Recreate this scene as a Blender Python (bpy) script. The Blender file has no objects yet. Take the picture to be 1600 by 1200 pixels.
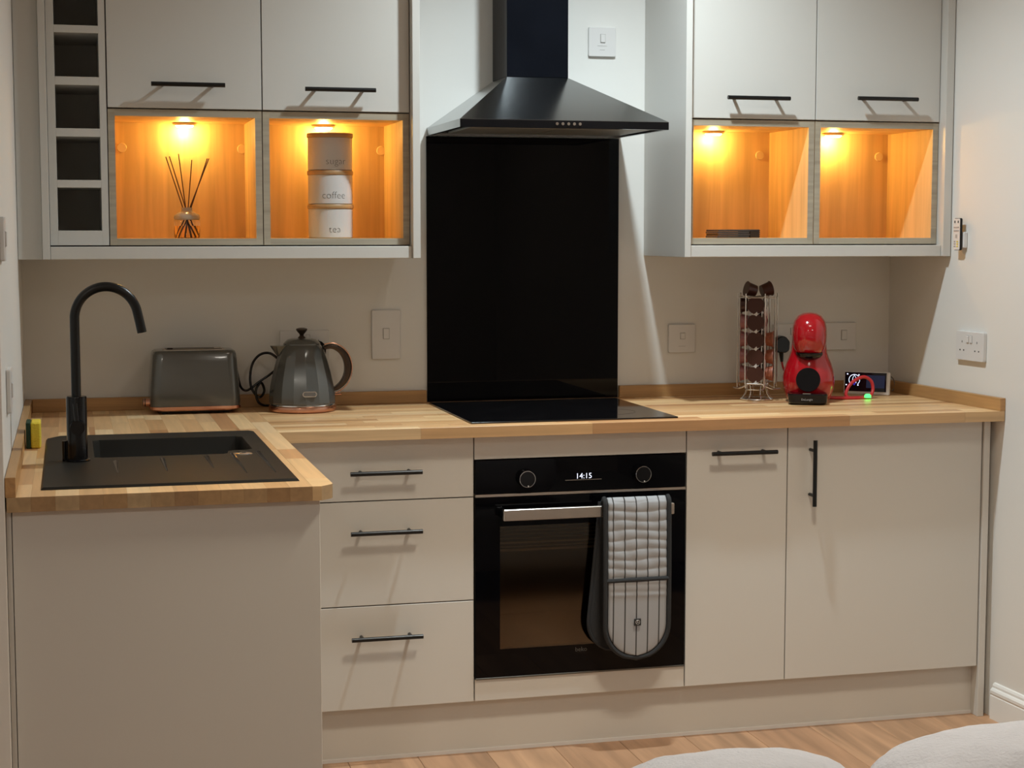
import bpy, bmesh, math, random
from mathutils import Vector, Matrix
random.seed(7)
PI = math.pi
C = bpy.context.scene.collection

# ------------------------------------------------------------ camera
cd = bpy.data.cameras.new('camera'); cam = bpy.data.objects.new('camera', cd); C.objects.link(cam)
cam.location = (-1.0302, -4.9906, 1.4066)
yaw, pit = 0.25435, -0.0886
F = Vector((math.sin(yaw)*math.cos(pit), math.cos(yaw)*math.cos(pit), math.sin(pit)))
cam.rotation_euler = F.to_track_quat('-Z', 'Y').to_euler()
cd.sensor_width = 36; cd.lens = 36*2655.7/1600; cd.clip_start = .05
bpy.context.scene.camera = cam

# ------------------------------------------------------------ world, lights, exposure
w = bpy.data.worlds.new('world'); bpy.context.scene.world = w; w.use_nodes = True
w.node_tree.nodes['Background'].inputs[0].default_value = (1, .86, .7, 1)
w.node_tree.nodes['Background'].inputs[1].default_value = .01
vs = bpy.context.scene.view_settings
vs.view_transform = 'Standard'; vs.look = 'None'; vs.gamma = 1; vs.use_curve_mapping = False
vs.exposure = 0.0

def light(name, kind, loc, power, col, size=.05, rot=(0, 0, 0), spot=None, blend=.6):
    l = bpy.data.lights.new(name, kind); l.energy = power; l.color = col
    if kind == 'AREA': l.shape = 'DISK'; l.size = size
    else: l.shadow_soft_size = size
    if kind == 'SPOT': l.spot_size = spot; l.spot_blend = blend
    o = bpy.data.objects.new(name, l); C.objects.link(o); o.location = loc; o.rotation_euler = rot
    return o
CEIL = 2.75
DOWNLIGHTS_FILLS = [(.42, -.93, (.90, 1.05, 1.11), 155, 145, .92, .045), (.40, -2.0, (1.06, .95, .76), 225, 100, .8, .22), (-1.9, -5.0, (1, .92, .82), 80, 165, .5, .15), (.3, -4.7, (1, .92, .83), 46, 165, .5, .15)]  # last two are unseen fill lamps, added to lift the back walls
for i, (x, y, c, p, sz, bl, sr) in enumerate(DOWNLIGHTS_FILLS):
    light('downlight_or_fill_lamp', 'SPOT', (x, y, CEIL-.012), p, c, sr, spot=math.radians(sz), blend=bl)
PUCKS = [(-.7062, -.072), (-.3120, -.072), (.8845, -.072), (1.2830, -.072)]
for x, y in PUCKS:
    light('puck_lamp', 'POINT', (x, y, 1.694), 1.75, (1, .61, .145), .012)

# ------------------------------------------------------------ materials
def new_mat(name):
    m = bpy.data.materials.new(name); m.use_nodes = True
    return m, m.node_tree, m.node_tree.nodes['Principled BSDF']
def mat(name, col, rough=.5, metal=0, spec=.5, bump=0, bscale=200, var=0, vscale=3, **k):
    m, nt, b = new_mat(name)
    b.inputs['Base Color'].default_value = (*col, 1)
    b.inputs['Roughness'].default_value = rough; b.inputs['Metallic'].default_value = metal
    b.inputs['Specular IOR Level'].default_value = spec
    tc = nt.nodes.new('ShaderNodeTexCoord')
    n = nt.nodes.new('ShaderNodeTexNoise'); n.inputs['Scale'].default_value = vscale; n.inputs['Detail'].default_value = 4
    nt.links.new(tc.outputs['Object'], n.inputs['Vector'])
    mr = nt.nodes.new('ShaderNodeMapRange')
    mr.inputs[3].default_value = 1-var; mr.inputs[4].default_value = 1+var
    nt.links.new(n.outputs['Fac'], mr.inputs[0])
    mx = nt.nodes.new('ShaderNodeVectorMath'); mx.operation = 'SCALE'
    mx.inputs[0].default_value = col
    nt.links.new(mr.outputs[0], mx.inputs['Scale']); nt.links.new(mx.outputs[0], b.inputs['Base Color'])
    if bump:
        n2 = nt.nodes.new('ShaderNodeTexNoise'); n2.inputs['Scale'].default_value = bscale
        nt.links.new(tc.outputs['Object'], n2.inputs['Vector'])
        bp = nt.nodes.new('ShaderNodeBump'); bp.inputs['Strength'].default_value = bump; bp.inputs['Distance'].default_value = .002
        nt.links.new(n2.outputs['Fac'], bp.inputs['Height']); nt.links.new(bp.outputs[0], b.inputs['Normal'])
    for kk, v in k.items(): b.inputs[kk.replace('_', ' ')].default_value = v
    return m
def emis(name, col, s):
    m, nt, b = new_mat(name)
    b.inputs['Base Color'].default_value = (*col, 1)
    b.inputs['Emission Color'].default_value = (*col, 1); b.inputs['Emission Strength'].default_value = s
    return m
def wood(name, cols, rough=.4, sx=2.0, sy=45, axis=0, coord='Object', rnd=True, dark=.78, bump=.15, endgrain_shade=False):
    """grain runs along local X; colour picked per object"""
    m, nt, b = new_mat(name); N = nt.nodes; L = nt.links
    tc = N.new('ShaderNodeTexCoord'); oi = N.new('ShaderNodeObjectInfo')
    off = N.new('ShaderNodeVectorMath'); off.operation = 'MULTIPLY_ADD'
    cr = N.new('ShaderNodeCombineXYZ')
    for i in range(3): L.new(oi.outputs['Random'], cr.inputs[i])
    L.new(cr.outputs[0], off.inputs[0]); off.inputs[1].default_value = (37, 91, 53); L.new(tc.outputs[coord], off.inputs[2])
    mp = N.new('ShaderNodeMapping'); mp.inputs['Scale'].default_value = (sx, sy, sy) if axis == 0 else ((sy, sx, sy) if axis == 1 else (sy, sy, sx)); L.new(off.outputs[0], mp.inputs[0])
    n = N.new('ShaderNodeTexNoise'); n.inputs['Scale'].default_value = 1; n.inputs['Detail'].default_value = 6; n.inputs['Distortion'].default_value = .6
    L.new(mp.outputs[0], n.inputs['Vector'])
    ramp = N.new('ShaderNodeValToRGB'); ramp.color_ramp.interpolation = 'LINEAR'
    e = ramp.color_ramp.elements
    while len(e) < len(cols): e.new(.5)
    for i, c in enumerate(cols):
        e[i].position = i/(len(cols)-1) if len(cols) > 1 else 0; e[i].color = (*c, 1)
    if rnd: L.new(oi.outputs['Random'], ramp.inputs[0])
    else:
        n3 = N.new('ShaderNodeTexNoise'); n3.inputs['Scale'].default_value = 1.2; L.new(mp.outputs[0], n3.inputs['Vector']); L.new(n3.outputs['Fac'], ramp.inputs[0])
    mr = N.new('ShaderNodeMapRange'); mr.inputs[1].default_value = .3; mr.inputs[2].default_value = .7; mr.inputs[3].default_value = dark; mr.inputs[4].default_value = 1.08
    L.new(n.outputs['Fac'], mr.inputs[0])
    mx = N.new('ShaderNodeVectorMath'); mx.operation = 'SCALE'; L.new(ramp.outputs[0], mx.inputs[0]); L.new(mr.outputs[0], mx.inputs['Scale'])
    if endgrain_shade:      # cut ends are darker timber; front-edge shade is painted into ends and long sides
        tn = N.new('ShaderNodeSeparateXYZ'); L.new(tc.outputs['Normal'], tn.inputs[0])
        ab = N.new('ShaderNodeMath'); ab.operation = 'ABSOLUTE'; L.new(tn.outputs[0], ab.inputs[0])
        ab2 = N.new('ShaderNodeMath'); ab2.operation = 'ABSOLUTE'; L.new(tn.outputs[1], ab2.inputs[0])
        k1 = N.new('ShaderNodeMath'); k1.operation = 'MULTIPLY_ADD'; k1.inputs[1].default_value = -.52; k1.inputs[2].default_value = 1; L.new(ab.outputs[0], k1.inputs[0])
        k2 = N.new('ShaderNodeMath'); k2.operation = 'MULTIPLY_ADD'; k2.inputs[1].default_value = -.28; L.new(ab2.outputs[0], k2.inputs[0]); L.new(k1.outputs[0], k2.inputs[2])
        m2 = N.new('ShaderNodeVectorMath'); m2.operation = 'SCALE'; L.new(mx.outputs[0], m2.inputs[0]); L.new(k2.outputs[0], m2.inputs['Scale']); mx = m2
    L.new(mx.outputs[0], b.inputs['Base Color']); b.inputs['Roughness'].default_value = rough
    bp = N.new('ShaderNodeBump'); bp.inputs['Strength'].default_value = bump; bp.inputs['Distance'].default_value = .001
    L.new(n.outputs['Fac'], bp.inputs['Height']); L.new(bp.outputs[0], b.inputs['Normal'])
    return m

M_wall = mat('wall_paint', (.74, .72, .68), .75, bump=.05, bscale=400, var=.015)
M_ceil = mat('ceiling_paint', (.82, .80, .77), .8)
M_skirt = mat('gloss_white_paint', (.80, .80, .78), .28)
M_cab = mat('matt_cashmere_front', (.60, .58, .54), .38, var=.012, vscale=2, bump=.02)
M_carc = mat('cabinet_carcass', (.58, .56, .52), .5)
M_black = mat('matt_black_metal', (.006, .006, .006), .30, spec=.35)
M_gblack = mat('gloss_black_plastic', (.004, .004, .005), .14, spec=.35)
M_glass = mat('black_glass', (.002, .002, .003), .03, spec=.14)
M_hob = mat('hob_glass', (.004, .004, .005), .06, spec=.55)
M_hood = mat('satin_black_steel', (.36, .37, .37), .2, metal=1)
M_chim = mat('black_chimney_steel', (.005, .006, .009), .14, spec=.12, metal=.0, var=.5, vscale=7)
M_filter = mat('grease_filter', (.30, .29, .26), .45, metal=.7, bump=.6, bscale=500)
M_steel = mat('brushed_steel', (.62, .56, .50), .28, metal=1)
M_chrome = mat('chrome', (.80, .78, .75), .1, metal=1)
M_wire = mat('chrome_wire', (.72, .68, .63), .25, metal=.9)
M_copper = mat('copper_trim', (.66, .36, .26), .22, metal=1)
M_bronze = mat('dark_bronze', (.075, .055, .042), .3, metal=.8)
M_gloss_grey = mat('metallic_grey_enamel', (.10, .103, .098), .22, metal=.35, spec=.6, Coat_Weight=.5)
M_sink = mat('black_composite', (.019, .0175, .015), .40, spec=.12, bump=.1, bscale=700, var=.05)
M_red = mat('gloss_red_plastic', (.38, .004, .010), .13, Coat_Weight=.5)
M_redc = mat('red_cable', (.50, .02, .025), .35)
M_white = mat('white_plastic', (.70, .68, .66), .35)
M_slot = mat('dark_slot', (.02, .02, .02), .6)
M_lid = wood('lid_wood', [(.42, .26, .12), (.50, .31, .15)], rnd=False)
M_can = mat('white_ceramic', (.56, .55, .54), .3)
M_ink = mat('grey_ink', (.12, .11, .10), .6)
M_oak = wood('oak_interior', [(.62, .40, .17), (.72, .48, .22), (.66, .43, .19)], .5, 1.5, 26, rnd=False, dark=.74)
M_oakv = wood('oak_interior_upright', [(.62, .40, .17), (.72, .48, .22), (.66, .43, .19)], .5, 1.5, 26, rnd=False, dark=.74, axis=2)
M_oakedge = wood('grey_oak_edge', [(.33, .28, .20), (.42, .36, .27), (.36, .31, .23)], .5, 2, 60, rnd=False, dark=.8)
M_stave = wood('butcher_block', [(.46, .21, .085), (.80, .50, .24), (.58, .31, .13), (.86, .58, .30), (.72, .43, .20), (.50, .25, .10), (.90, .64, .36), (.66, .37, .16)], .36, 3, 60, dark=.84, bump=.03, endgrain_shade=True)
M_upst = wood('upstand_wood', [(.38, .19, .075), (.50, .28, .11), (.42, .22, .09)], .4, 2, 50, rnd=False)
M_upsty = wood('upstand_wood_side', [(.38, .19, .075), (.50, .28, .11), (.42, .22, .09)], .4, 2, 50, rnd=False, axis=1)
M_plank = wood('oak_laminate', [(.38, .205, .115), (.50, .29, .165), (.43, .245, .14), (.53, .32, .19)], .42, 1.6, 22, dark=.62, bump=.05)
M_clear = mat('clear_glass', (1, 1, 1), .02, Transmission_Weight=1.0)
M_dglass = mat('frosted_grey_glass', (.42, .36, .28), .15)
M_reed = mat('reed', (.09, .03, .015), .6)
M_char = mat('charcoal_fabric', (.018, .019, .021), .9, bump=.5, bscale=600)
M_pod = mat('dark_foil', (.055, .018, .012), .3, metal=.3)
M_podr = mat('patterned_foil', (.34, .10, .05), .4, var=.8, vscale=90)
M_podp = mat('pink_foil', (.34, .13, .13), .35, var=.3, vscale=50)
M_foil = mat('silver_foil', (.62, .60, .58), .3, metal=.4)
M_yel = mat('yellow_foam', (.78, .60, .05), .9, bump=.8, bscale=300)
M_green = mat('green_scourer', (.02, .05, .025), .95, bump=1, bscale=500)
M_fleece = mat('white_fleece', (.43, .425, .45), .95, bump=1, bscale=160, var=.06, vscale=40)
M_sofa = mat('grey_upholstery', (.22, .21, .20), .9, bump=.4, bscale=400)
M_slate = mat('dark_slate', (.035, .028, .025), .6, bump=.4)
M_puck = emis('lit_lens', (1, .80, .45), 12)
M_lamp = emis('downlight_or_fill_lens', (1, .93, .82), 8)
M_led = emis('clock_digits', (.72, .78, 1), 1.6)
M_scr = mat('display_glass', (.004, .005, .012), .08)
M_scrb = emis('screen_blue_glow', (.02, .02, .35), .8)
M_scrw = emis('screen_white', (.75, .8, 1), 1.6)
M_scrd = emis('screen_dim_panel', (.012, .018, .05), .5)
M_gled = emis('green_led', (.05, 1, .12), 3)
M_enam = mat('oven_enamel', (.16, .13, .10), .5)

def oven_glass():
    m, nt, b = new_mat('oven_window_glass'); N = nt.nodes; L = nt.links
    N.remove(b); out = N['Material Output']
    g = N.new('ShaderNodeBsdfGlossy'); g.inputs['Color'].default_value = (.33, .30, .26, 1); g.inputs['Roughness'].default_value = .08
    t = N.new('ShaderNodeBsdfTransparent'); t.inputs[0].default_value = (.65, .58, .50, 1)
    mx = N.new('ShaderNodeMixShader'); mx.inputs[0].default_value = .24
    L.new(t.outputs[0], mx.inputs[1]); L.new(g.outputs[0], mx.inputs[2]); L.new(mx.outputs[0], out.inputs[0])
    return m
M_owin = oven_glass()

def glove_mat():
    m, nt, b = new_mat('striped_cotton'); N = nt.nodes; L = nt.links
    uv = N.new('ShaderNodeUVMap'); s = N.new('ShaderNodeSeparateXYZ'); L.new(uv.outputs[0], s.inputs[0])
    a = N.new('ShaderNodeMath'); a.operation = 'MULTIPLY_ADD'; a.inputs[1].default_value = 5.1; a.inputs[2].default_value = .62; L.new(s.outputs[0], a.inputs[0])
    f = N.new('ShaderNodeMath'); f.operation = 'FRACT'; L.new(a.outputs[0], f.inputs[0])
    d = N.new('ShaderNodeMath'); d.operation = 'LESS_THAN'; d.inputs[1].default_value = .11; L.new(f.outputs[0], d.inputs[0])
    mx = N.new('ShaderNodeMix'); mx.data_type = 'RGBA'; L.new(d.outputs[0], mx.inputs[0])
    mx.inputs[6].default_value = (.33, .34, .36, 1); mx.inputs[7].default_value = (.045, .043, .042, 1)
    L.new(mx.outputs[2], b.inputs['Base Color']); b.inputs['Roughness'].default_value = .95
    n = N.new('ShaderNodeTexNoise'); n.inputs['Scale'].default_value = 700
    tc = N.new('ShaderNodeTexCoord'); L.new(tc.outputs['Object'], n.inputs['Vector'])
    bp = N.new('ShaderNodeBump'); bp.inputs['Strength'].default_value = .3; bp.inputs['Distance'].default_value = .001
    L.new(n.outputs['Fac'], bp.inputs['Height']); L.new(bp.outputs[0], b.inputs['Normal'])
    return m
M_glove = glove_mat()

# ------------------------------------------------------------ helpers
WL = {}
def wl(o): return WL.get(o.name, Vector((0, 0, 0)))
def thing(name, label, cat, loc, group=None):
    o = bpy.data.objects.new(name, None); C.objects.link(o); o.location = loc; o.empty_display_size = .02
    o['label'] = label; o['category'] = cat
    if group: o['group'] = group
    WL[o.name] = Vector(loc)
    return o
def tag(o, label, cat, group=None):
    o['label'] = label; o['category'] = cat
    if group: o['group'] = group
    return o
def obj(name, bm, m, parent=None, smooth=False, label=None, kind=None, keep=False, angle=None):
    """bm in world coordinates -> one mesh object whose origin is at its bounds centre"""
    bmesh.ops.recalc_face_normals(bm, faces=bm.faces) if not keep else None
    vs_ = [v.co for v in bm.verts]
    lo = Vector([min(v[i] for v in vs_) for i in range(3)]); hi = Vector([max(v[i] for v in vs_) for i in range(3)])
    c = (lo+hi)/2
    for v in bm.verts: v.co -= c
    me = bpy.data.meshes.new(name); bm.to_mesh(me); bm.free(); me.materials.append(m)
    if smooth:
        for p in me.polygons: p.use_smooth = True
        me.set_sharp_from_angle(angle=math.radians(angle or 40))
    o = bpy.data.objects.new(name, me); C.objects.link(o)
    WL[o.name] = c
    if parent:
        o.parent = parent; o.location = c-wl(parent)
    else: o.location = c
    if label: o['label'] = label
    if kind: o['kind'] = kind
    return o
def add_box(bm, x0, x1, y0, y1, z0, z1, bev=0, seg=1, T=None):
    b = bmesh.new()
    bmesh.ops.create_cube(b, size=1)
    for v in b.verts:
        v.co = Vector(((x0+x1)/2+v.co.x*(x1-x0), (y0+y1)/2+v.co.y*(y1-y0), (z0+z1)/2+v.co.z*(z1-z0)))
    if bev: bmesh.ops.bevel(b, geom=list(b.edges), offset=bev, segments=seg, affect='EDGES', profile=.5)
    join(bm, b, T)
    return bm
def join(bm, b, T=None):
    if T is not None: b.transform(T)
    me = bpy.data.meshes.new('t'); b.to_mesh(me); b.free(); bm.from_mesh(me); bpy.data.meshes.remove(me)
def box(x0, x1, y0, y1, z0, z1, bev=0, seg=1, T=None):
    x0, x1 = sorted((x0, x1)); y0, y1 = sorted((y0, y1)); z0, z1 = sorted((z0, z1))
    return add_box(bmesh.new(), x0, x1, y0, y1, z0, z1, bev, seg, T)
def boxes(lst, bev=0):
    bm = bmesh.new()
    for a in lst: add_box(bm, *a, bev)
    return bm
def cyl(p0, p1, r0, r1=None, n=24, bm=None, cap=True):
    bm = bm or bmesh.new(); p0, p1 = Vector(p0), Vector(p1); d = p1-p0
    b = bmesh.new()
    bmesh.ops.create_cone(b, cap_ends=cap, segments=n, radius1=r0, radius2=r0 if r1 is None else r1, depth=d.length)
    T = Matrix.Translation((p0+p1)/2) @ d.to_track_quat('Z', 'Y').to_matrix().to_4x4()
    join(bm, b, T); return bm
def lathe(prof, cx, cy, n=40, bm=None, sx=1, sy=1, T=None):
    """prof list of (r,z), revolve about vertical axis"""
    bm = bm or bmesh.new(); b = bmesh.new(); rings = []
    for r, z in prof:
        if r < 1e-6: rings.append([b.verts.new((cx, cy, z))])
        else: rings.append([b.verts.new((cx+r*sx*math.cos(2*PI*i/n), cy+r*sy*math.sin(2*PI*i/n), z)) for i in range(n)])
    for A, B in zip(rings, rings[1:]):
        for i in range(n):
            j = (i+1) % n
            if len(A) == 1 and len(B) == 1: continue
            if len(A) == 1: b.faces.new((A[0], B[i], B[j]))
            elif len(B) == 1: b.faces.new((A[i], A[j], B[0]))
            else: b.faces.new((A[i], A[j], B[j], B[i]))
    join(bm, b, T); return bm
def smooth_pts(pts, k=6):
    P = [Vector(p) for p in pts]; P = [P[0]]+P+[P[-1]]; out = []
    for i in range(1, len(P)-2):
        a, b, c, d = P[i-1:i+3]
        for j in range(k):
            t = j/k
            out.append(.5*((2*b)+(c-a)*t+(2*a-5*b+4*c-d)*t*t+(3*b-a-3*c+d)*t**3))
    out.append(P[-2]); return out
def tube(pts, r, n=8, bm=None, closed=False, rs=None):
    bm = bm or bmesh.new(); b = bmesh.new(); P = [Vector(p) for p in pts]; rings = []
    N = len(P); up = None
    for i, p in enumerate(P):
        if closed: t = (P[(i+1) % N]-P[i-1])
        else: t = (P[min(i+1, N-1)]-P[max(i-1, 0)])
        t.normalize()
        if up is None:
            up = Vector((0, 0, 1)) if abs(t.z) < .9 else Vector((1, 0, 0))
        up = (up-t*up.dot(t)); up.normalize(); s = t.cross(up)
        rr = rs[i] if rs else r
        rings.append([b.verts.new(p+(up*math.cos(2*PI*k/n)+s*math.sin(2*PI*k/n))*rr) for k in range(n)])
    m = N if closed else N-1
    for i in range(m):
        A, B = rings[i], rings[(i+1) % N]
        for k in range(n): b.faces.new((A[k], A[(k+1) % n], B[(k+1) % n], B[k]))
    if not closed:
        b.faces.new(rings[0][::-1]); b.faces.new(rings[-1])
    join(bm, b); return bm
def prism(poly, z0, z1, bm=None, axis='z', bev=0):
    """poly in 2D; axis z: (x,y); axis y: (x,z) ; axis x: (y,z)"""
    bm = bm or bmesh.new(); b = bmesh.new()
    def P(a, c, h):
        return {'z': (a, c, h), 'y': (a, h, c), 'x': (h, a, c)}[axis]
    A = [b.verts.new(P(x, y, z0)) for x, y in poly]; B = [b.verts.new(P(x, y, z1)) for x, y in poly]
    b.faces.new(A); b.faces.new(B[::-1])
    for i in range(len(poly)):
        j = (i+1) % len(poly); b.faces.new((A[i], B[i], B[j], A[j]))
    bmesh.ops.recalc_face_normals(b, faces=b.faces)
    if bev: bmesh.ops.bevel(b, geom=list(b.edges), offset=bev, segments=1, affect='EDGES')
    join(bm, b); return bm
def rrect(x0, x1, z0, z1, r, n=5):
    out = []
    for cx, cz, a in ((x1-r, z1-r, 0), (x0+r, z1-r, 90), (x0+r, z0+r, 180), (x1-r, z0+r, 270)):
        for k in range(n+1):
            t = math.radians(a+90*k/n); out.append((cx+r*math.cos(t), cz+r*math.sin(t)))
    return out
def text_bm(s, size, T, depth=.0004, ax='CENTER', off=0):
    cu = bpy.data.curves.new('t', 'FONT'); cu.body = s; cu.size = size; cu.extrude = depth/2; cu.align_x = ax; cu.align_y = 'CENTER'; cu.resolution_u = 3; cu.offset = off
    to = bpy.data.objects.new('t', cu); C.objects.link(to)
    dg = bpy.context.evaluated_depsgraph_get(); me = bpy.data.meshes.new_from_object(to.evaluated_get(dg))
    bpy.data.objects.remove(to); bpy.data.curves.remove(cu)
    bm = bmesh.new(); bm.from_mesh(me); bpy.data.meshes.remove(me); bm.transform(T)
    return bm
def facing(x, y, z, rz=0):   # text plane that faces -Y
    return Matrix.Translation((x, y, z)) @ Matrix.Rotation(rz, 4, 'Z') @ Matrix.Rotation(PI/2, 4, 'X')
def copy_tree(o, loc, label=None):
    c = o.copy(); C.objects.link(c); c.location = loc; WL[c.name] = Vector(loc)
    if label: c['label'] = label
    for ch in o.children:
        d = ch.copy(); C.objects.link(d); d.parent = c
        for g in ch.children:
            e = g.copy(); C.objects.link(e); e.parent = d
    return c

# ------------------------------------------------------------ dimensions
XL, XR0, SR = -1.160, 1.522, .041        # left wall, right wall at y=0, its slope
def XR(y): return XR0-SR*y
YE = -6.2; XW = -3.0
ZW, ZWB = .900, .871                     # worktop top / underside
YD, YW, YU = -.625, -.672, -.329         # base door face, worktop front, wall door face
YLEG = -1.620

# ------------------------------------------------------------ the room
def struct(name, bm, m, parent=None): return obj(name, bm, m, parent, kind='structure')
fl = struct('floor', box(XW-.1, 2.0, YE-.1, .1, -.12, -.012), M_slot)
PW = .19
cache = {}
def plank_mesh(L, W, th, bev):
    k = (round(L, 3), round(W, 3), th)
    if k not in cache:
        bm = box(-L/2, L/2, -W/2, W/2, -th/2, th/2, bev)
        me = bpy.data.meshes.new('piece'); bm.to_mesh(me); bm.free(); cache[k] = me
    return cache[k]
def piece(name, x0, x1, y0, y1, z0, z1, m, parent, along='y', bev=.0006):
    L, W = ((y1-y0), (x1-x0)) if along == 'y' else ((x1-x0), (y1-y0))
    me = plank_mesh(L, W, round(z1-z0, 4), bev)
    if not me.materials: me.materials.append(m)
    o = bpy.data.objects.new(name, me); C.objects.link(o); c = Vector(((x0+x1)/2, (y0+y1)/2, (z0+z1)/2))
    o.parent = parent; o.location = c-wl(parent); WL[o.name] = c
    if along == 'y': o.rotation_euler[2] = PI/2
    return o
i = 0; x = XW
while x < 1.8:
    y = 0 + [.0, -.45, -.9, -.3][i % 4]
    segs = []; top = 0
    if y < 0: segs.append((0, y))
    while y > YE: segs.append((y, max(YE, y-1.25))); y -= 1.25
    for a, b in segs:
        if a-b > .02: piece('plank', x+.0004, x+PW-.0004, b+.0005, a-.0005, -.012, 0, M_plank, fl, 'y', .001)
    x += PW; i += 1
struct('ceiling', box(XW-.1, 2.0, YE-.1, .1, CEIL, CEIL+.1), M_ceil)
struct('wall_back', box(XW-.1, 2.0, 0, .12, -.1, CEIL), M_wall)
struct('wall_right', prism([(XR(.1), .1), (2.0, .1), (2.0, YE-.1), (XR(YE), YE-.1)], -.1, CEIL), M_wall)
struct('wall_left', box(XW-.1, XL, -1.625, 0, -.1, CEIL, .001), M_wall)
struct('wall_far_left', box(XW-.12, XW, YE-.1, -1.625, -.1, CEIL), M_wall)
struct('wall_rear', box(XW-.1, 2.0, YE-.12, YE, -.1, CEIL), M_wall)
# skirting with a moulded top on the right wall
prof = [(0, 0), (.016, 0), (.016, .068), (.0145, .071), (.0165, .076), (.0165, .084), (.013, .089), (.009, .092), (.009, .098), (.006, .104), (0, .106)]
bm = bmesh.new(); b = bmesh.new()
for yy, k in ((-.655, 0), (YE, 1)):
    for a, z in prof: b.verts.new((XR(yy)-a, yy, z+.0))
b.verts.ensure_lookup_table(); n = len(prof); V = list(b.verts)
for k in range(n):
    j = (k+1) % n; b.faces.new((V[k], V[j], V[n+j], V[n+k]))
b.faces.new(V[:n]); b.faces.new(V[n:][::-1]); join(bm, b)
struct('baseboard_right', bm, M_skirt)
struct('baseboard_left', box(XW, XL, -1.641, -1.625, 0, .1, .002), M_skirt)

# ------------------------------------------------------------ worktop of wooden staves
wt = thing('worktop', 'L-shaped oak butcher block worktop running from sink to right wall', 'worktop', (-.5, -.3, ZW))
HOLE = (-.99, -.62, -1.11, -.765)       # sink bowl
def cut(r, h):
    x0, x1, y0, y1 = r; a, b, c, d = h
    if x1 <= a or x0 >= b or y1 <= c or y0 >= d: return [r]
    out = []
    if x0 < a: out.append((x0, a, y0, y1))
    if x1 > b: out.append((b, x1, y0, y1))
    m0, m1 = max(x0, a), min(x1, b)
    if y0 < c: out.append((m0, m1, y0, c))
    if y1 > d: out.append((m0, m1, d, y1))
    return out
XLEG = -.522; n = 14; wd = (XLEG-(XL+.003))/n
rg = random.Random(3)
for k in range(n):
    x0 = XL+.003+k*wd; y = YLEG; first = True
    while y < -.003:
        L = rg.uniform(.16, .42) if not first else rg.uniform(.1, .4)
        y1 = min(y+L, -.002)
        if -.002-y1 < .06: y1 = -.002
        if first and k == n-1:
            c = .030
            o = obj('stave', prism([(x0, y), (x0+wd-c*.9, y), (x0+wd-.004, y+c*.75), (x0+wd, y+c*1.1), (x0+wd, y1), (x0, y1)], ZWB, ZW), M_stave, wt)
        else:
            for q in cut((x0, x0+wd, y, y1), HOLE):
                if min(q[1]-q[0], q[3]-q[2]) > .003: piece('stave', q[0], q[1], q[2], q[3], ZWB, ZW, M_stave, wt, 'y', .0003)
        y = y1; first = False
rows = 16; wd = (-.002-YW)/rows
for k in range(rows):
    y0 = YW+k*wd; x = XLEG; xe = XR(y0)-.003; first = True
    while x < xe-.001:
        L = rg.uniform(.18, .75)*(0.5 if first else 1); x1 = min(x+L, xe)
        if xe-x1 < .08: x1 = xe
        piece('stave', x, x1, y0, y0+wd, ZWB, ZW, M_stave, wt, 'x', .0003)
        x = x1; first = False
# upstands
def upstand(bm, label):
    return tag(obj('upstand', bm, M_upst if 'back wall' in label else M_upsty), label, 'upstand')
UZ = .937
upstand(box(XL+.020, -.001, -.018, -.001, ZW, UZ, .001), 'wooden upstand along back wall behind toaster and kettle')
upstand(box(.606, XR(0)-.020, -.018, -.001, ZW, UZ, .001), 'wooden upstand along back wall behind pod stand and coffee machine')
upstand(prism([(XR(0)-.001, -.001), (XR(YW)-.001, YW), (XR(YW)-.018, YW), (XR(0)-.019, -.001)], ZW, UZ, bev=.001), 'short wooden upstand on right wall below the double socket')
upstand(box(XL+.001, XL+.019, -.98, -.001, ZW, UZ, .001), 'rear piece of wooden upstand on left wall beside the sponge')
upstand(box(XL+.001, XL+.021, YLEG, -.981, ZW, UZ+.002, .001), 'front piece of wooden upstand on left wall beside the sink drainer')

# ------------------------------------------------------------ bar handles
def bar_handle(parent, x, z, y, L, vert=False, up=False):
    r = .006; so = .034
    bm = bmesh.new(); h = L/2
    if vert: cyl((x, y-so, z-h), (x, y-so, z+h), r, n=14, bm=bm); ps = [(x, z-h*.68), (x, z+h*.68)]
    else: cyl((x-h, y-so, z), (x+h, y-so, z), r, n=14, bm=bm); ps = [(x-h*.68, z), (x+h*.68, z)]
    for a, c in ps: cyl((a, y, c), (a, y-so, c), .0048, n=10, bm=bm)
    return obj('handle', bm, M_black, parent, smooth=True, label='slim matt black bar handle')

# ------------------------------------------------------------ base units
def carcass_boxes(x0, x1, y0, y1, z0, z1, t=.018):
    return boxes([(x0, x0+t, y0, y1, z0, z1), (x1-t, x1, y0, y1, z0, z1), (x0+t, x1-t, y0, y1, z0, z0+t), (x0+t, x1-t, y0, y1, z1-t, z1), (x0+t, x1-t, y1-.008, y1, z0+t, z1-t)])
ZB0, ZB1 = .150, .866; DB = .0008
t = thing('drawer_unit', 'cream three-drawer base unit between sink run and oven', 'cabinet', (-.25, -.3, ZB0))
obj('body', carcass_boxes(-.498, -.001, YD+.020, -.03, ZB0, ZB1), M_carc, t)
for z0, z1, hz in ((.7075, .866, .783), (.4285, .7045, .6255), (.150, .4255, .345)):
    d = obj('drawer', box(-.4985, -.0015, YD, YD+.019, z0, z1, DB), M_cab, t)
    bar_handle(d, -.2415, hz, YD, .19)
t = thing('oven_housing', 'cream oven housing with filler panels above and below the built-in oven', 'cabinet', (.3, -.3, ZB0))
obj('filler_panel', box(.0015, .5985, YD, YD+.019, .806, .866, DB), M_cab, t)
obj('filler_panel', box(.0015, .5985, YD, YD+.019, .150, .2085, DB), M_cab, t)
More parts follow.
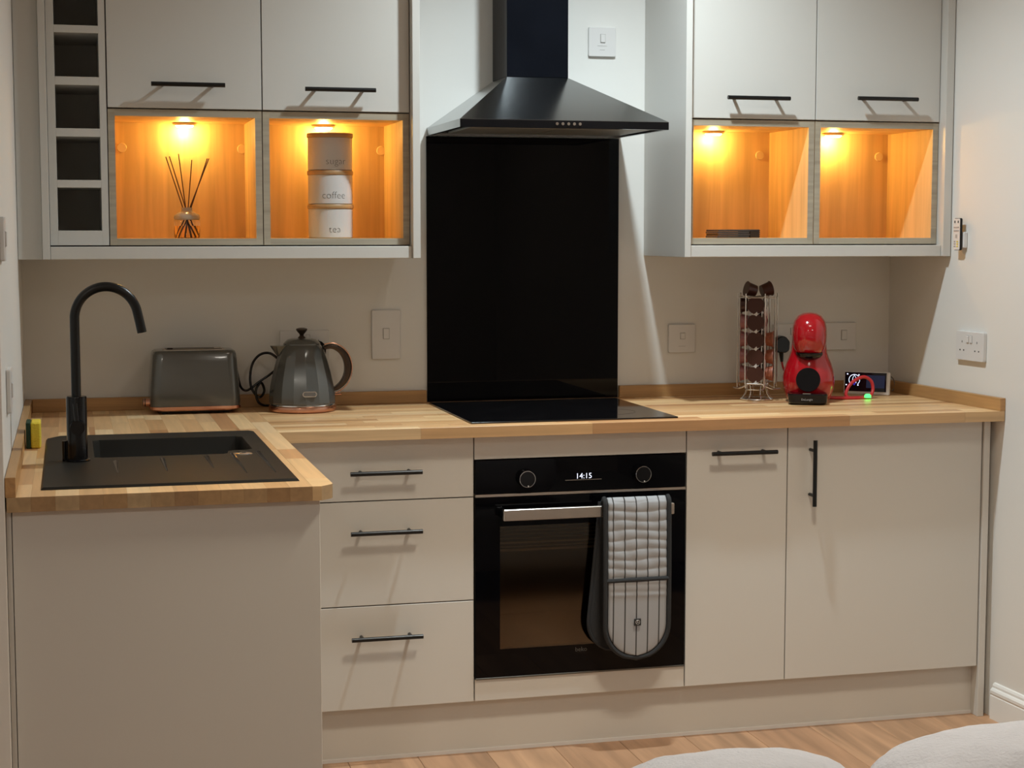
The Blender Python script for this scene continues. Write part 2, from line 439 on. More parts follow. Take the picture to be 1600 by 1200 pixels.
obj('body', boxes([(.001, .006, YD+.02, -.03, .150, .866), (.594, .599, YD+.02, -.03, .150, .866), (.006, .594, YD+.02, -.03, .150, .168), (.006, .594, YD+.02, -.03, .848, .866)]), M_carc, t)
t = thing('narrow_cupboard', 'narrow cream base cupboard with horizontal handle right of the oven', 'cabinet', (.75, -.3, ZB0))
obj('body', carcass_boxes(.601, .899, YD+.020, -.03, ZB0, ZB1), M_carc, t)
d = obj('door', box(.6015, .8985, YD, YD+.019, ZB0, ZB1, DB), M_cab, t); bar_handle(d, .759, .8035, YD, .192)
t = thing('wide_cupboard', 'wide cream base cupboard with vertical handle at far right', 'cabinet', (1.2, -.3, ZB0))
obj('body', carcass_boxes(.901, 1.503, YD+.020, -.03, ZB0, ZB1), M_carc, t)
d = obj('door', box(.9015, 1.5035, YD, YD+.019, ZB0, ZB1, DB), M_cab, t); bar_handle(d, .9685, .739, YD, .186, vert=True)
tag(obj('cover_panel', box(1.507, 1.527, YD-.006, -.03, 0, ZWB, .001), M_cab), 'tall thin cream end panel between wide cupboard and right wall', 'panel')
tag(obj('end_filler', box(1.5275, 1.545, -.60, -.58, 0, ZWB-.001), M_cab), 'slim cream filler strip in gap beside right wall', 'filler')
t = thing('plinth', 'long cream kickboard plinth under the base units', 'plinth', (.5, -.578, 0))
obj('board', box(-.584, 1.5065, -.592, -.577, .006, .149), M_cab, t)
obj('seal', box(-.584, 1.5065, -.594, -.579, .0, .010), M_white, t, label='grey plastic seal strip')

tag(obj('corner_post', box(-.5485, -.4998, YD+.001, YD+.019, ZB0, ZB1, DB), M_cab), 'narrow cream corner post between sink cabinet and drawer unit', 'filler')
# sink run along the left wall, its end panel faces the room
t = thing('sink_cabinet', 'sink base unit along left wall, large plain end panel facing the room', 'cabinet', (-.85, -1.0, 0))
obj('end_panel', box(XL+.012, -.550, -1.600, -1.581, 0, ZWB-.001, .001), M_cab, t)
obj('filler_strip', box(XL+.001, XL+.0105, -1.597, -1.583, 0, ZWB-.001), M_cab, t)
obj('body', boxes([(XL+.03, -.57, -1.58, -1.562, .15, .866), (XL+.03, -.57, -.66, -.642, .15, .866), (XL+.03, -.57, -1.562, -.66, .15, .168), (XL+.03, XL+.038, -1.562, -.66, .168, .866)]), M_carc, t)
for a, b in ((-1.579, -1.113), (-1.110, -.645)):
    d = obj('door', box(-.569, -.550, a, b, ZB0, ZB1, DB), M_cab, t)
obj('plinth', box(-.60, -.585, -1.579, -.60, 0, .149), M_cab, t)

# ------------------------------------------------------------ wall units
ZU0, ZU1 = 1.374, 1.7345; ZTOP = 2.30
def wall_cabinet(x0, x1, hx, hz, label, grp):
    t = thing('wall_cabinet', label, 'cabinet', ((x0+x1)/2, -.16, ZU1+.003))
    obj('body', carcass_boxes(x0+.001, x1-.001, YU+.020, -.001, ZU1+.003, ZTOP), M_carc, t)
    d = obj('door', box(x0+.0015, x1-.0015, YU, YU+.019, ZU1+.0035, ZTOP, DB), M_cab, t)
    bar_handle(d, hx, hz, YU, .193)
def open_unit(x0, x1, label, side):
    t = thing('open_shelf_unit', label, 'shelf unit', ((x0+x1)/2, -.16, ZU0)); T = .018; yf = YU+.004
    x0 += .0012; x1 -= .0012
    obj('side_panel', box(x0, x0+T, yf+.0015, -.002, ZU0, ZU1), M_oakv, t)
    obj('side_panel', box(x1-T, x1, yf+.0015, -.002, ZU0, ZU1), M_oakv, t)
    obj('top_panel', box(x0+T, x1-T, yf+.0015, -.002, ZU1-T, ZU1), M_oak, t)
    obj('bottom_panel', box(x0+T, x1-T, yf+.0015, -.002, ZU0, ZU0+T), M_oak, t)
    bk = bmesh.new(); bxk = box(-(ZU1-ZU0-2*T)/2, (ZU1-ZU0-2*T)/2, -(x1-x0-2*T)/2, (x1-x0-2*T)/2, -.004, .004)
    me = bpy.data.meshes.new('back_panel'); bxk.to_mesh(me); bxk.free(); me.materials.append(M_oak)
    o = bpy.data.objects.new('back_panel', me); C.objects.link(o); o.parent = t
    c = Vector(((x0+x1)/2, -.030, (ZU0+ZU1)/2)); o.location = c-wl(t); WL[o.name] = c
    o.rotation_euler = Matrix(((0, 1, 0), (0, 0, 1), (1, 0, 0))).to_euler()   # grain upright
    bk.free()
    for nm, a in (('edge_strip', (x0, x0+T, yf, yf+.0015, ZU0, ZU1)), ('edge_strip', (x1-T, x1, yf, yf+.0015, ZU0, ZU1)),
                  ('edge_strip', (x0+T, x1-T, yf, yf+.0015, ZU1-T, ZU1)), ('edge_strip', (x0+T, x1-T, yf, yf+.0015, ZU0, ZU0+T))):
        obj(nm, box(*a), M_oakedge, t, label='grey oak front edging')
    for bx in side:
        obj('bracket_cover', cyl((bx, -.034, 1.6465), (bx, -.0385, 1.6465), .014, .0125, n=24), M_oakcap, t, smooth=True, label='round beige cover cap')
M_oakcap = mat('cap_plastic', (.74, .55, .30), .2)
wall_cabinet(-.924, -.516, -.7138, 1.799, 'cream wall cabinet above the diffuser shelf, left of the hood', 0)
wall_cabinet(-.516, -.110, -.307, 1.794, 'cream wall cabinet above the canister shelf, nearest left of hood', 0)
wall_cabinet(.706, 1.1045, .9115, 1.7955, 'cream wall cabinet above the coaster shelf, nearest right of hood', 0)
wall_cabinet(1.1045, 1.508, 1.3205, 1.801, 'cream wall cabinet above the empty shelf at far right', 0)
open_unit(-.924, -.516, 'lit open oak shelf box holding the reed diffuser', (-.8793, -.5422))
open_unit(-.516, -.110, 'lit open oak shelf box holding the three canisters', (-.138,))
open_unit(.706, 1.1045, 'lit open oak shelf box holding the dark coaster stack', (1.053,))
open_unit(1.1045, 1.508, 'lit empty open oak shelf box at far right', (1.4578,))
# wine rack
t = thing('wine_rack', 'white upright wine rack with square openings at left end', 'rack', (-1.0, -.16, ZU0))
rx0, rx1 = -1.0765, -.9255; yf = YU+.002
obj('side_panel', box(rx0, rx0+.0205, yf, -.002, ZU0, ZTOP, .0005), M_cab, t)
obj('side_panel', box(rx1-.0175, rx1, yf, -.002, ZU0, ZTOP, .0005), M_cab, t)
obj('back_panel', box(rx0+.0205, rx1-.0175, -.012, -.003, ZU0+.039, ZTOP-.02), mat('rack_back', (.55, .53, .48), .6), t)
obj('bottom_rail', box(rx0+.0205, rx1-.0175, yf, -.002, ZU0, ZU0+.039, .0005), M_cab, t)
obj('top_rail', box(rx0+.0205, rx1-.0175, yf, -.002, ZTOP-.02, ZTOP, .0005), M_cab, t)
for k, (a, b) in enumerate(((1.5262, 1.5461), (1.6598, 1.6813), (1.7944, 1.8159), (1.9300, 1.9496), (2.063, 2.083), (2.197, 2.217))):
    obj('shelf', box(rx0+.0205, rx1-.0175, yf, -.012, a, b, .0005), M_cab, t)
# surrounds
YP = -.365; ZP = 1.337
def panel(nm, bm, label, cat='panel'): return tag(obj(nm, bm, M_cab), label, cat)
panel('side_panel', box(-1.0965, -1.0775, YP, -.001, ZP, ZTOP, .001), 'cream side panel on the left of the wine rack')
panel('side_panel', box(-.1095, -.0885, YP, -.001, ZP, ZTOP, .001), 'cream side panel closing the left wall units beside the hood')
panel('side_panel', box(.6865, .7055, YP, -.001, ZP, ZTOP, .001), 'deep cream side panel right of the hood facing the splashback')
panel('side_panel', box(1.5085, 1.5335, YP, -.001, ZP, ZTOP, .001), 'narrow cream side panel between wall units and right wall')
panel('filler_panel', box(XL+.001, -1.097, -.345, -.326, ZP, ZTOP, .001), 'cream filler panel between left wall and wine rack', 'filler')
panel('pelmet', box(-1.077, -.110, YP+.012, YP+.032, ZP, 1.3705, .0015), 'cream pelmet rail under the left wall units')
panel('pelmet', box(.706, 1.508, YP+.012, YP+.032, ZP, 1.3705, .0015), 'cream pelmet rail under the right wall units')
tag(obj('underside_board', box(-1.077, -.110, YP+.033, -.002, 1.352, 1.370), M_cab), 'flat underside board beneath the left wall units', 'panel')
tag(obj('underside_board', box(.706, 1.508, YP+.033, -.002, 1.352, 1.370), M_cab), 'flat underside board beneath the right wall units', 'panel')
# puck lights
pn = ['above the reed diffuser', 'above the sugar canister', 'above the dark coaster stack', 'in the empty far right shelf box']
for (x, y), s in zip(PUCKS, pn):
    t = thing('puck_light', 'round lit puck light ' + s, 'light', (x, y, 1.7155), 'puck lights in the open shelves')
    obj('housing', lathe([(0, 1.7162), (.033, 1.7162), (.034, 1.712), (.030, 1.7085), (0, 1.7085)], x, y), M_steel, t, smooth=True)
    obj('lens', lathe([(0, 1.7084), (.026, 1.7084), (.022, 1.7035), (0, 1.7025)], x, y), M_puck, t, smooth=True)
# ceiling downlights, then fittings for the two added fill lamps
for k, (x, y, c, p, sz, bl, sr) in enumerate(DOWNLIGHTS_FILLS):
    q = sr/.045*1.0
    nm = ['above the hob', 'over the floor in front of the oven', 'added unseen as fill over the left of the room', 'added unseen as fill over the right of the room'][k]
    t = thing('downlight_or_fill', 'round white ceiling light ' + nm, 'light', (x, y, CEIL), 'ceiling downlights')
    obj('bezel', lathe([(.047*q, CEIL), (.062*q, CEIL), (.060*q, CEIL-.004), (.049*q, CEIL-.005), (.047*q, CEIL-.002), (.047*q, CEIL)], x, y), M_white, t, smooth=True)
    obj('lens', lathe([(0, CEIL-.001), (.046*q, CEIL-.001), (.046*q, CEIL-.0025), (0, CEIL-.0025)], x, y), M_lamp, t)

# ------------------------------------------------------------ hood, splashback, hob
HX0, HX1, HY = .006, .606, -.444; HZ0, HZ1 = 1.6945, 1.7165; CZ = 1.857; CX0, CX1, CY = .207, .392, -.172
t = thing('cooker_hood', 'black chimney cooker hood with sloped canopy above the hob', 'hood', (.3, 0, HZ0))
bm = bmesh.new(); V = [bm.verts.new(v) for v in ((HX0, -.001, HZ1), (HX1, -.001, HZ1), (HX1, HY, HZ1), (HX0, HY, HZ1), (CX0, -.001, CZ), (CX1, -.001, CZ), (CX1, CY, CZ), (CX0, CY, CZ))]
for f in ((0, 1, 2, 3), (4, 5, 6, 7), (0, 1, 5, 4), (1, 2, 6, 5), (2, 3, 7, 6), (3, 0, 4, 7)): bm.faces.new([V[k] for k in f])
obj('canopy', bm, M_hood, t)
bm = boxes([(HX0, HX1, HY, HY+.012, HZ0, HZ1), (HX0, HX1, -.013, -.001, HZ0, HZ1), (HX0, HX0+.012, HY+.012, -.013, HZ0, HZ1), (HX1-.012, HX1, HY+.012, -.013, HZ0, HZ1)])
rim = obj('rim', bm, M_hood, t)
obj('control_strip', box(HX0+.0005, HX1-.0005, HY-.002, HY, HZ0, HZ1-.001), M_gblack, t)
for k in range(5):
    obj('button', cyl((.279+.0165*k, HY-.001, 1.7065), (.279+.0165*k, HY-.006, 1.7065), .0042, n=16), M_chrome, t, smooth=True)
obj('base_plate', box(HX0+.012, HX1-.012, HY+.012, -.013, HZ0+.004, HZ0+.010), M_gblack, t)
for a, b in ((.045, .30), (.306, .565)):
    obj('grease_filter', box(a, b, HY+.045, -.12, HZ0+.001, HZ0+.0045, .001), M_filter, t)
obj('chimney', box(CX0, CX1, CY, -.001, CZ, CEIL-.002, .0012), M_chim, t)
tag(obj('splashback', box(.003, .603, -.007, -.001, ZW+.0005, HZ0-.002, .0006), M_glass), 'tall glossy black glass splashback between hob and hood', 'splashback')
t = thing('hob', 'flat black glass hob set in the worktop', 'hob', (.29, -.33, ZW))
obj('glass_top', box(-.004, .580, -.612, -.060, ZW+.0003, ZW+.0045, .0012), M_hob, t)
ring = bmesh.new()
M_ring = mat('hob_print', (.012, .012, .013), .2)
for cx, cy, r in ((.14, -.20, .085), (.14, -.44, .10), (.43, -.20, .10), (.43, -.44, .08)):
    obj('cooking_zone', lathe([(r, ZW+.0045), (r, ZW+.0047), (r-.0015, ZW+.0047), (r-.0015, ZW+.0045)], cx, cy, 48), M_ring, t)

# ------------------------------------------------------------ oven
t = thing('oven', 'black built-in electric oven with steel bar handle under the hob', 'oven', (.3, -.35, .21))
oy = YD-.004
obj('control_panel', box(.003, .597, oy, oy+.02, .7125, .8035, .001), M_glass, t)
obj('steel_trim', box(.003, .597, oy-.001, oy+.018, .7045, .7115, .0005), M_steel, t)
for kx, kz in ((.141, .752), (.4675, .7535)):
    k = obj('dial', cyl((kx, oy, kz), (kx, oy-.022, kz), .0245, .0225, n=40), M_gblack, t, smooth=True, label='round black dial with chrome ring')
    obj('ring', tube([(kx+.0215*math.cos(a*PI/16), oy-.0225, kz+.0215*math.sin(a*PI/16)) for a in range(32)], .0009, 6, closed=True), M_chrome, k)
    obj('marker', cyl((kx+.002, oy-.022, kz-.0185), (kx+.002, oy-.0235, kz-.0185), .0016, n=10), M_white, k)
dp = obj('display', text_bm('14:15', .021, facing(.3045, oy-.0006, .752), off=-.0002), M_led, t, label='lit white clock digits reading 14:15')
obj('display_line', box(.252, .3545, oy-.0008, oy+.0002, .7415, .7428), M_steel, t)
obj('cavity', boxes([(.04, .56, YD+.05, -.10, .26, .262), (.04, .56, YD+.05, -.10, .66, .662), (.038, .04, YD+.05, -.10, .26, .66), (.56, .562, YD+.05, -.10, .26, .66), (.04, .56, -.102, -.10, .262, .66)]), M_enam, t)
dr = obj('door_frame', boxes([(.003, .0705, oy, oy+.026, .2135, .703), (.5295, .597, oy, oy+.026, .2135, .703), (.0705, .5295, oy, oy+.026, .624, .703), (.0705, .5295, oy, oy+.026, .2135, .289)]), M_glass, t)
obj('door_window', box(.0705, .5295, oy+.0005, oy+.005, .289, .624), M_owin, t, label='smoked reflective glass')
obj('lower_edge', box(.003, .597, oy-.001, oy+.02, .2085, .213, .0005), mat('dark_grey_metal', (.12, .12, .11), .35, metal=.6), t)
rk = bmesh.new()
for yy in (-.56, -.50, -.44, -.38, -.32, -.26, -.20): tube([(.05, yy, .555), (.55, yy, .555)], .0022, 6, rk)
tube([(.05, -.60, .553), (.55, -.60, .553)], .0035, 6, rk); tube([(.055, -.60, .573), (.55, -.60, .573)], .0028, 6, rk); tube([(.077, -.60, .553), (.075, -.60, .573)], .003, 6, rk)
tube([(.052, -.58, .55), (.052, -.14, .55)], .003, 6, rk); tube([(.55, -.58, .55), (.55, -.14, .55)], .003, 6, rk)
obj('rack', rk, mat('rack_steel', (.75, .70, .62), .35, metal=.3), t)
HBY = oy-.052
hb = obj('handle', box(.068, .546, HBY, HBY+.016, .6465, .6765, .0015), M_steel, t, label='flat brushed steel bar handle')
for a in (.068, .531): obj('handle_post', box(a, a+.015, HBY+.0145, oy+.001, .650, .673, .001), M_gblack, hb)
obj('logo', text_bm('beko', .017, facing(.2985, oy-.0004, .2755)), mat('logo_grey', (.07, .07, .068), .4), t)
obj('logo_line', box(.286, .312, oy-.0004, oy+.0003, .2672, .2680), M_ring, t)

# ------------------------------------------------------------ double oven glove over the handle
gl = thing('oven_glove', 'grey striped double oven glove hanging over the oven handle', 'oven glove', (.43, HBY, .66))
def lobe(name, cx, hw, zt, zb, yfun, m, quilt=None, n=60, k=18, parent=gl, arch=None, uvs=1.0, label=None, thick=.006, xshift=None):
    bm = bmesh.new(); uvl = bm.loops.layers.uv.new('UVMap'); G = []
    for i in range(n+1):
        z = zt+(zb-zt)*i/n
        d = z-zb; ww = hw
        if arch and d < arch: ww = hw*math.sqrt(max(0, 1-((arch-d)/arch)**2))
        ww = max(ww, .004)
        row = []
        for j in range(k+1):
            s = -1+2*j/k
            q = quilt(z, s) if quilt else 0
            xs = xshift(z) if xshift else 0
            row.append((bm.verts.new((cx+xs+s*ww, yfun(z)-q, z)), ((s*ww/hw+1)/2, z)))
        G.append(row)
    for i in range(n):
        for j in range(k):
            f = bm.faces.new([G[i][j][0], G[i][j+1][0], G[i+1][j+1][0], G[i+1][j][0]])
            for lp, uv in zip(f.loops, (G[i][j][1], G[i][j+1][1], G[i+1][j+1][1], G[i+1][j][1])): lp[uvl].uv = uv
    o = obj(name, bm, m, parent, smooth=True, angle=80, label=label)
    md = o.modifiers.new('thickness', 'SOLIDIFY'); md.thickness = thick; md.offset = -1 if True else 1
    return o
gx, gw = .4365, .0905
def xs_f(z): return -.006*(1-(z-.25)/.44)**1 + (.004 if z > .5 else 0)*0
yF = lambda z: HBY-.010-.004*math.sin(min(1, (z-.25)/.43)*PI)+(max(0, z-.683)/.014)**2*.012
def ridges(z, s):
    if z > .478:
        ph = ((z-.478)/.0262+.12*math.sin(3*s+z*40)+.05*s) % 1
        return .003*math.sin(PI*ph)**.6+.0008*math.sin(9*s+z*60)
    return 0
lobe('front_pad', gx, gw-.008, .6985, .478, yF, M_glove, ridges, 110, 26, label='quilted grey check top half')
def pocket(z, s):
    r = 0
    if z > .425: r = .0016*math.sin(PI*(((z-.425)/.018+.1*s) % 1))
    return r+.004*(1-abs(s)**4)
lobe('pocket', gx, gw-.008, .470, .266, lambda z: yF(z)-.002, M_glove, pocket, 70, 22, arch=.085, label='striped grey hand pocket', xshift=None)
# charcoal body: front, over the bar and down the back in one sheet
bm = bmesh.new(); path = []
for k in range(41): path.append((yF(.256+.428*k/40)+.007, .256+.428*k/40, 'f'))
top = [(HBY-.001, .686, 't'), (HBY+.006, .691, 't'), (HBY+.012, .692, 't'), (HBY+.019, .690, 't')]
path += top
for k in range(41): path.append((HBY+.025, .684-(.684-.272)*k/40, 'b'))
G = []
for (yy, zz, s) in path:
    if s == 'b':
        f = (.684-zz)/(.684-.272); cx = gx-.002-.040*f**1.1; hw = gw+.004*f; d = zz-.272
    else: cx = gx; hw = gw; d = zz-.256
    if s != 't' and d < .09: hw = max(.003, hw*math.sqrt(max(0, 1-((.09-d)/.09)**2)))
    G.append([bm.verts.new((cx+hw*(-1+2*j/14), yy, zz)) for j in range(15)])
for A, B in zip(G, G[1:]):
    for j in range(14): bm.faces.new((A[j], A[j+1], B[j+1], B[j]))
bo = obj('lining', bm, M_char, gl, smooth=True, angle=80, label='charcoal backing and rear mitt')
md = bo.modifiers.new('thickness', 'SOLIDIFY'); md.thickness = .006; md.offset = 0
# piped edge
def outline(hwf, zt, zb, cxf, yf_, nn=30, arch=.09, hwid=gw):
    L, R = [], []
    for i in range(nn+1):
        z = zt+(zb-zt)*(i/nn); d = z-zb; hw = hwid
        if d < arch: hw = hwid*math.sqrt(max(0, 1-((arch-d)/arch)**2))
        L.append((cxf(z)-hw, yf_(z), z)); R.append((cxf(z)+hw, yf_(z), z))
    return L+R[::-1]
ed = outline(None, .690, .258, lambda z: gx, lambda z: yF(z)-.001, 60)
tp = [(gx-gw, HBY+.004, .697)]+[(p[0], p[1], p[2]) for p in ed]+[(gx+gw, HBY+.004, .697)]
obj('binding', tube(tp, .0066, 8), M_char, gl, smooth=True, label='charcoal edge binding')
obj('binding', tube([(gx-gw+.003, yF(.474)-.002, .4735), (gx, yF(.474)-.006, .4750), (gx+gw-.003, yF(.474)-.002, .4745)], .0058, 8), M_char, gl, smooth=True, label='charcoal band between quilted half and pocket')
bk = outline(None, .684, .274, lambda z: gx-.002-.040*((.684-z)/.412)**1.1, lambda z: HBY+.025, 60, .09, gw+.003)
obj('binding', tube(bk, .005, 8), M_char, gl, smooth=True, label='charcoal edge binding of rear mitt')
px_, pz_ = .4335, .3605
pt = obj('patch', box(px_-.0095, px_+.0095, yF(pz_)-.0155, yF(pz_)-.0120, pz_-.0095, pz_+.0095, .0005), M_slot, gl, label='small square black emblem patch')
py_ = yF(pz_)-.0160
em = tube([(px_+.0056*math.cos(a*PI/12), py_, pz_+.0056*math.sin(a*PI/12)) for a in range(24)], .0005, 5, closed=True)
for a in (90, 210, 330):
    tube([(px_, py_, pz_), (px_+.004*math.cos(math.radians(a)), py_, pz_+.004*math.sin(math.radians(a)))], .0005, 5, em)
tube([(px_-.003, py_, pz_+.003), (px_, py_, pz_+.0055), (px_+.003, py_, pz_+.003), (px_, py_, pz_-.005), (px_-.003, py_, pz_+.003)], .0005, 5, em)
obj('emblem', em, M_foil, pt)

# ------------------------------------------------------------ sink
t = thing('sink', 'black composite inset sink with grooved drainer in left worktop', 'sink', (-.84, -1.1, ZW))
SX0, SX1, SY0, SY1 = -1.0905, -.5865, -1.535, -.655; SZ = ZW+.0055
outer = [(SX0, SY0), (SX1, SY0), (SX1, SY1+.03), (SX1-.03, SY1), (SX0+.03, SY1), (SX0, SY1+(-.03))]
outer = [(SX0, SY0), (SX1, SY0), (SX1, SY1-.02), (SX1-.012, SY1), (SX0+.03, SY1), (SX0, SY1-.05)]
inner = [(-.985, -1.095), (-.965, -1.105), (-.70, -1.105), (-.688, -1.095), (-.684, -1.055), (-.672, -1.045), (-.640, -1.045), (-.626, -1.03), (-.626, -.785), (-.64, -.77), (-.97, -.77), (-.985, -.785)]
bm = bmesh.new()
def loop(pts, z): return [bm.verts.new((x, y, z)) for x, y in pts]
O = loop(outer, SZ); I = loop(inner, SZ)
e = []
for Lp in (O, I):
    for k in range(len(Lp)): e.append(bm.edges.new((Lp[k], Lp[(k+1) % len(Lp)])))
bmesh.ops.triangle_fill(bm, edges=e, use_beauty=True)
O2 = loop([(x+(.004 if x > -.8 else -.004), y+(.004 if y > -1 else -.004)) for x, y in outer], SZ-.005)
for k in range(len(O)): bm.faces.new((O[k], O[(k+1) % len(O)], O2[(k+1) % len(O)], O2[k]))
obj('deck', bm, M_sink, t, keep=True)
bm = bmesh.new()
I0 = loop(inner, SZ); ic = Vector((-.82, -.93))
I1 = loop([(ic.x+(x-ic.x)*.99, ic.y+(y-ic.y)*.99) for x, y in inner], SZ-.004)
I2 = loop([(ic.x+(x-ic.x)*.95, ic.y+(y-ic.y)*.95) for x, y in inner], SZ-.17)
I3 = loop([(ic.x+(x-ic.x)*.88, ic.y+(y-ic.y)*.88) for x, y in inner], SZ-.19)
for A, B in ((I0, I1), (I1, I2), (I2, I3)):
    for k in range(len(A)): bm.faces.new((A[k], A[(k+1) % len(A)], B[(k+1) % len(A)], B[k]))
bm.faces.new(I3)
b_ = obj('bowl', bm, M_sink, t, keep=True, smooth=True)
obj('plug_strainer', lathe([(.0, SZ-.185), (.038, SZ-.185), (.042, SZ-.188), (.042, SZ-.19)], -.82, -.93), M_chrome, t, smooth=True)
# grooves of the drainer: slim raised ribs with a dark recessed side
for gx_, ya, yb in ((-.9405, -1.165, -1.365), (-.839, -1.15, -1.36), (-.7405, -1.135, -1.335), (-.679, -1.10, -1.43), (-.6195, -1.08, -1.435)):
    g = bmesh.new()
    A = [g.verts.new(v) for v in ((gx_-.006, ya, SZ+.0002), (gx_+.006, ya, SZ+.0002), (gx_+.0015, yb, SZ+.0002), (gx_-.0015, yb, SZ+.0002))]
    B = [g.verts.new(v) for v in ((gx_-.003, ya, SZ-.0028+.0032), (gx_+.0005, ya, SZ+.0022), (gx_, yb, SZ+.0006), (gx_-.0005, yb, SZ+.0006))]
    g.faces.new(A); g.faces.new(B[::-1])
    for k in range(4): g.faces.new((A[k], A[(k+1) % 4], B[(k+1) % 4], B[k]))
    obj('drainer_rib', g, M_slot if False else M_gblack, t)
k_ = obj('waste_control', lathe([(0, SZ+.004), (.012, SZ+.004), (.020, SZ+.0035), (.0235, SZ+.001), (.0235, SZ)], -.657, -1.118), M_chrome, t, smooth=True, label='round chrome waste control button')
obj('button_hole', lathe([(0, SZ+.0046), (.005, SZ+.0046), (.006, SZ+.004)], -.655, -1.122, 12), M_slot, k_)

# ------------------------------------------------------------ tap
tx, ty = -1.0215, -1.145
t = thing('tap', 'tall matt black swan neck mixer tap beside the sink bowl', 'tap', (tx, ty, SZ))
obj('flange', lathe([(0, SZ), (.0275, SZ), (.0275, SZ+.003), (.025, SZ+.0045), (0, SZ+.0045)], tx, ty), M_gblack, t, smooth=True)
obj('body', lathe([(0, SZ+.0045), (.0222, SZ+.0045), (.0222, 1.046), (.0212, 1.049), (0, 1.049)], tx, ty), M_gblack, t, smooth=True)
R = .068; zc = 1.219
pp = [(tx, ty, 1.045), (tx, ty, 1.12), (tx, ty, 1.18)]
for k in range(0, 25):
    a = PI-(PI-.2)*k/24
    pp.append((tx+R+R*math.cos(a), ty, zc+R*1.03*math.sin(a)))
pp.append((pp[-1][0]+.005, ty, 1.210)); pp.append((pp[-1][0]+.0045, ty, 1.187))
obj('spout', tube(smooth_pts(pp, 2), .0105, 20), M_black, t, smooth=True)
lv = cyl((tx+.001, ty-.020, .984), (tx+.001, ty-.050, .984), .0165, .0155, n=28)
obj('lever_hub', lv, M_gblack, t, smooth=True)
obj('lever', tube(smooth_pts([(tx+.001, ty-.044, .990), (tx-.001, ty-.043, 1.01), (tx-.003, ty-.040, 1.036)]), .0052, 12), M_gblack, t, smooth=True)
obj('side_stop', cyl((tx-.0275, ty+.002, SZ+.0), (tx-.0275, ty+.002, SZ+.045), .0052, n=14), M_gblack, t, smooth=True, label='small black side post')

# ------------------------------------------------------------ sponge
t = thing('sponge', 'yellow and green washing up sponge leaning on left upstand', 'sponge', (-1.120, -.80, ZW))
obj('foam', box(-1.1265, -1.104, -.86, -.775, ZW+.0003, ZW+.062, .003), M_yel, t)
obj('scourer', box(-1.1375, -1.1267, -.86, -.775, ZW+.0003, ZW+.062, .002), M_green, t)

# ------------------------------------------------------------ toaster
t = thing('toaster', 'glossy grey two-slice toaster with copper trim on the worktop', 'toaster', (-.692, -.10, ZW))
def loft(sections, bm=None):
    """sections: list of (poly of (x,y), z)"""
    bm = bm or bmesh.new(); b = bmesh.new(); R_ = [[b.verts.new((x, y, z)) for x, y in p] for p, z in sections]
    for A, B in zip(R_, R_[1:]):
        for k in range(len(A)): b.faces.new((A[k], A[(k+1) % len(A)], B[(k+1) % len(A)], B[k]))
    b.faces.new(R_[0][::-1]); b.faces.new(R_[-1]); join(bm, b); return bm
def rr(cx, cy, w, d, r): return rrect(cx-w/2, cx+w/2, cy-d/2, cy+d/2, r, 6)
tcx, tcy = -.694, -.098
obj('shell', loft([(rr(tcx, tcy, .250, .150, .030), .922), (rr(tcx, tcy, .252, .152, .03), .935), (rr(tcx, tcy, .246, .144, .03), .99), (rr(tcx, tcy, .238, .132, .03), 1.045), (rr(tcx, tcy, .234, .126, .03), 1.066), (rr(tcx, tcy, .228, .120, .028), 1.074), (rr(tcx, tcy, .216, .108, .026), 1.0775)]), M_gloss_grey, t, smooth=True, angle=60)
obj('trim_band', loft([(rr(tcx, tcy, .240, .150, .028), .910), (rr(tcx, tcy, .254, .158, .03), .914), (rr(tcx, tcy, .254, .158, .03), .9215), (rr(tcx, tcy, .246, .150, .03), .9225)]), M_copper, t, smooth=True)
obj('base', loft([(rr(tcx, tcy, .205, .12, .02), .9035), (rr(tcx, tcy, .215, .13, .02), .9105)]), M_slot, t)
for sx in (-.085, .085):
    for sy in (-.045, .045): obj('foot', cyl((tcx+sx, tcy+sy, ZW), (tcx+sx, tcy+sy, .906), .008, n=14), M_slot, t)
for sy in (-.025, .025):
    obj('slot_frame', box(tcx-.085, tcx+.085, tcy+sy-.016, tcy+sy+.016, 1.0765, 1.0795, .001), M_steel, t)
    obj('slot', box(tcx-.078, tcx+.078, tcy+sy-.010, tcy+sy+.010, 1.079, 1.0800), M_slot, t)
for sx in (-.07, .062):
    obj('browning_clip', box(tcx+sx-.004, tcx+sx+.012, tcy-.012, tcy-.002, 1.078, 1.083, .001), M_black if sx < 0 else M_steel, t)
lv = obj('lever_knob', cyl((tcx-.121, tcy-.03, .932), (tcx-.143, tcy-.03, .932), .0115, n=24), M_copper, t, smooth=True)
obj('knob_cap', cyl((tcx-.137, tcy-.03, .932), (tcx-.1445, tcy-.03, .932), .0122, .0105, n=24), M_bronze, lv, smooth=True)

# ------------------------------------------------------------ kettle
kx, ky = -.392, -.150
t = thing('kettle', 'glossy grey pyramid kettle with copper base and curved handle', 'kettle', (kx, ky, ZW))
def faceted(prof, cx, cy, nf=40, sx=1): return lathe(prof, cx, cy, nf)
obj('power_base', lathe([(0, ZW+.0005), (.092, ZW+.0005), (.0955, ZW+.003), (.0965, .911), (.0955, .9155), (.093, .917), (0, .917)], kx, ky, 56), M_copper, t, smooth=True)
obj('base_rim', lathe([(.0, .917), (.0935, .917), (.0955, .919), (.0945, .922), (0, .922)], kx, ky, 56), M_chrome, t, smooth=True)
obj('body', lathe([(0, .9215), (.0935, .9215), (.0955, .926), (.0950, .945), (.091, .975), (.0835, 1.01), (.0735, 1.045), (.063, 1.075), (.0545, 1.0875), (.051, 1.091), (0, 1.091)], kx, ky, 16), M_gloss_grey, t, smooth=True, angle=20)
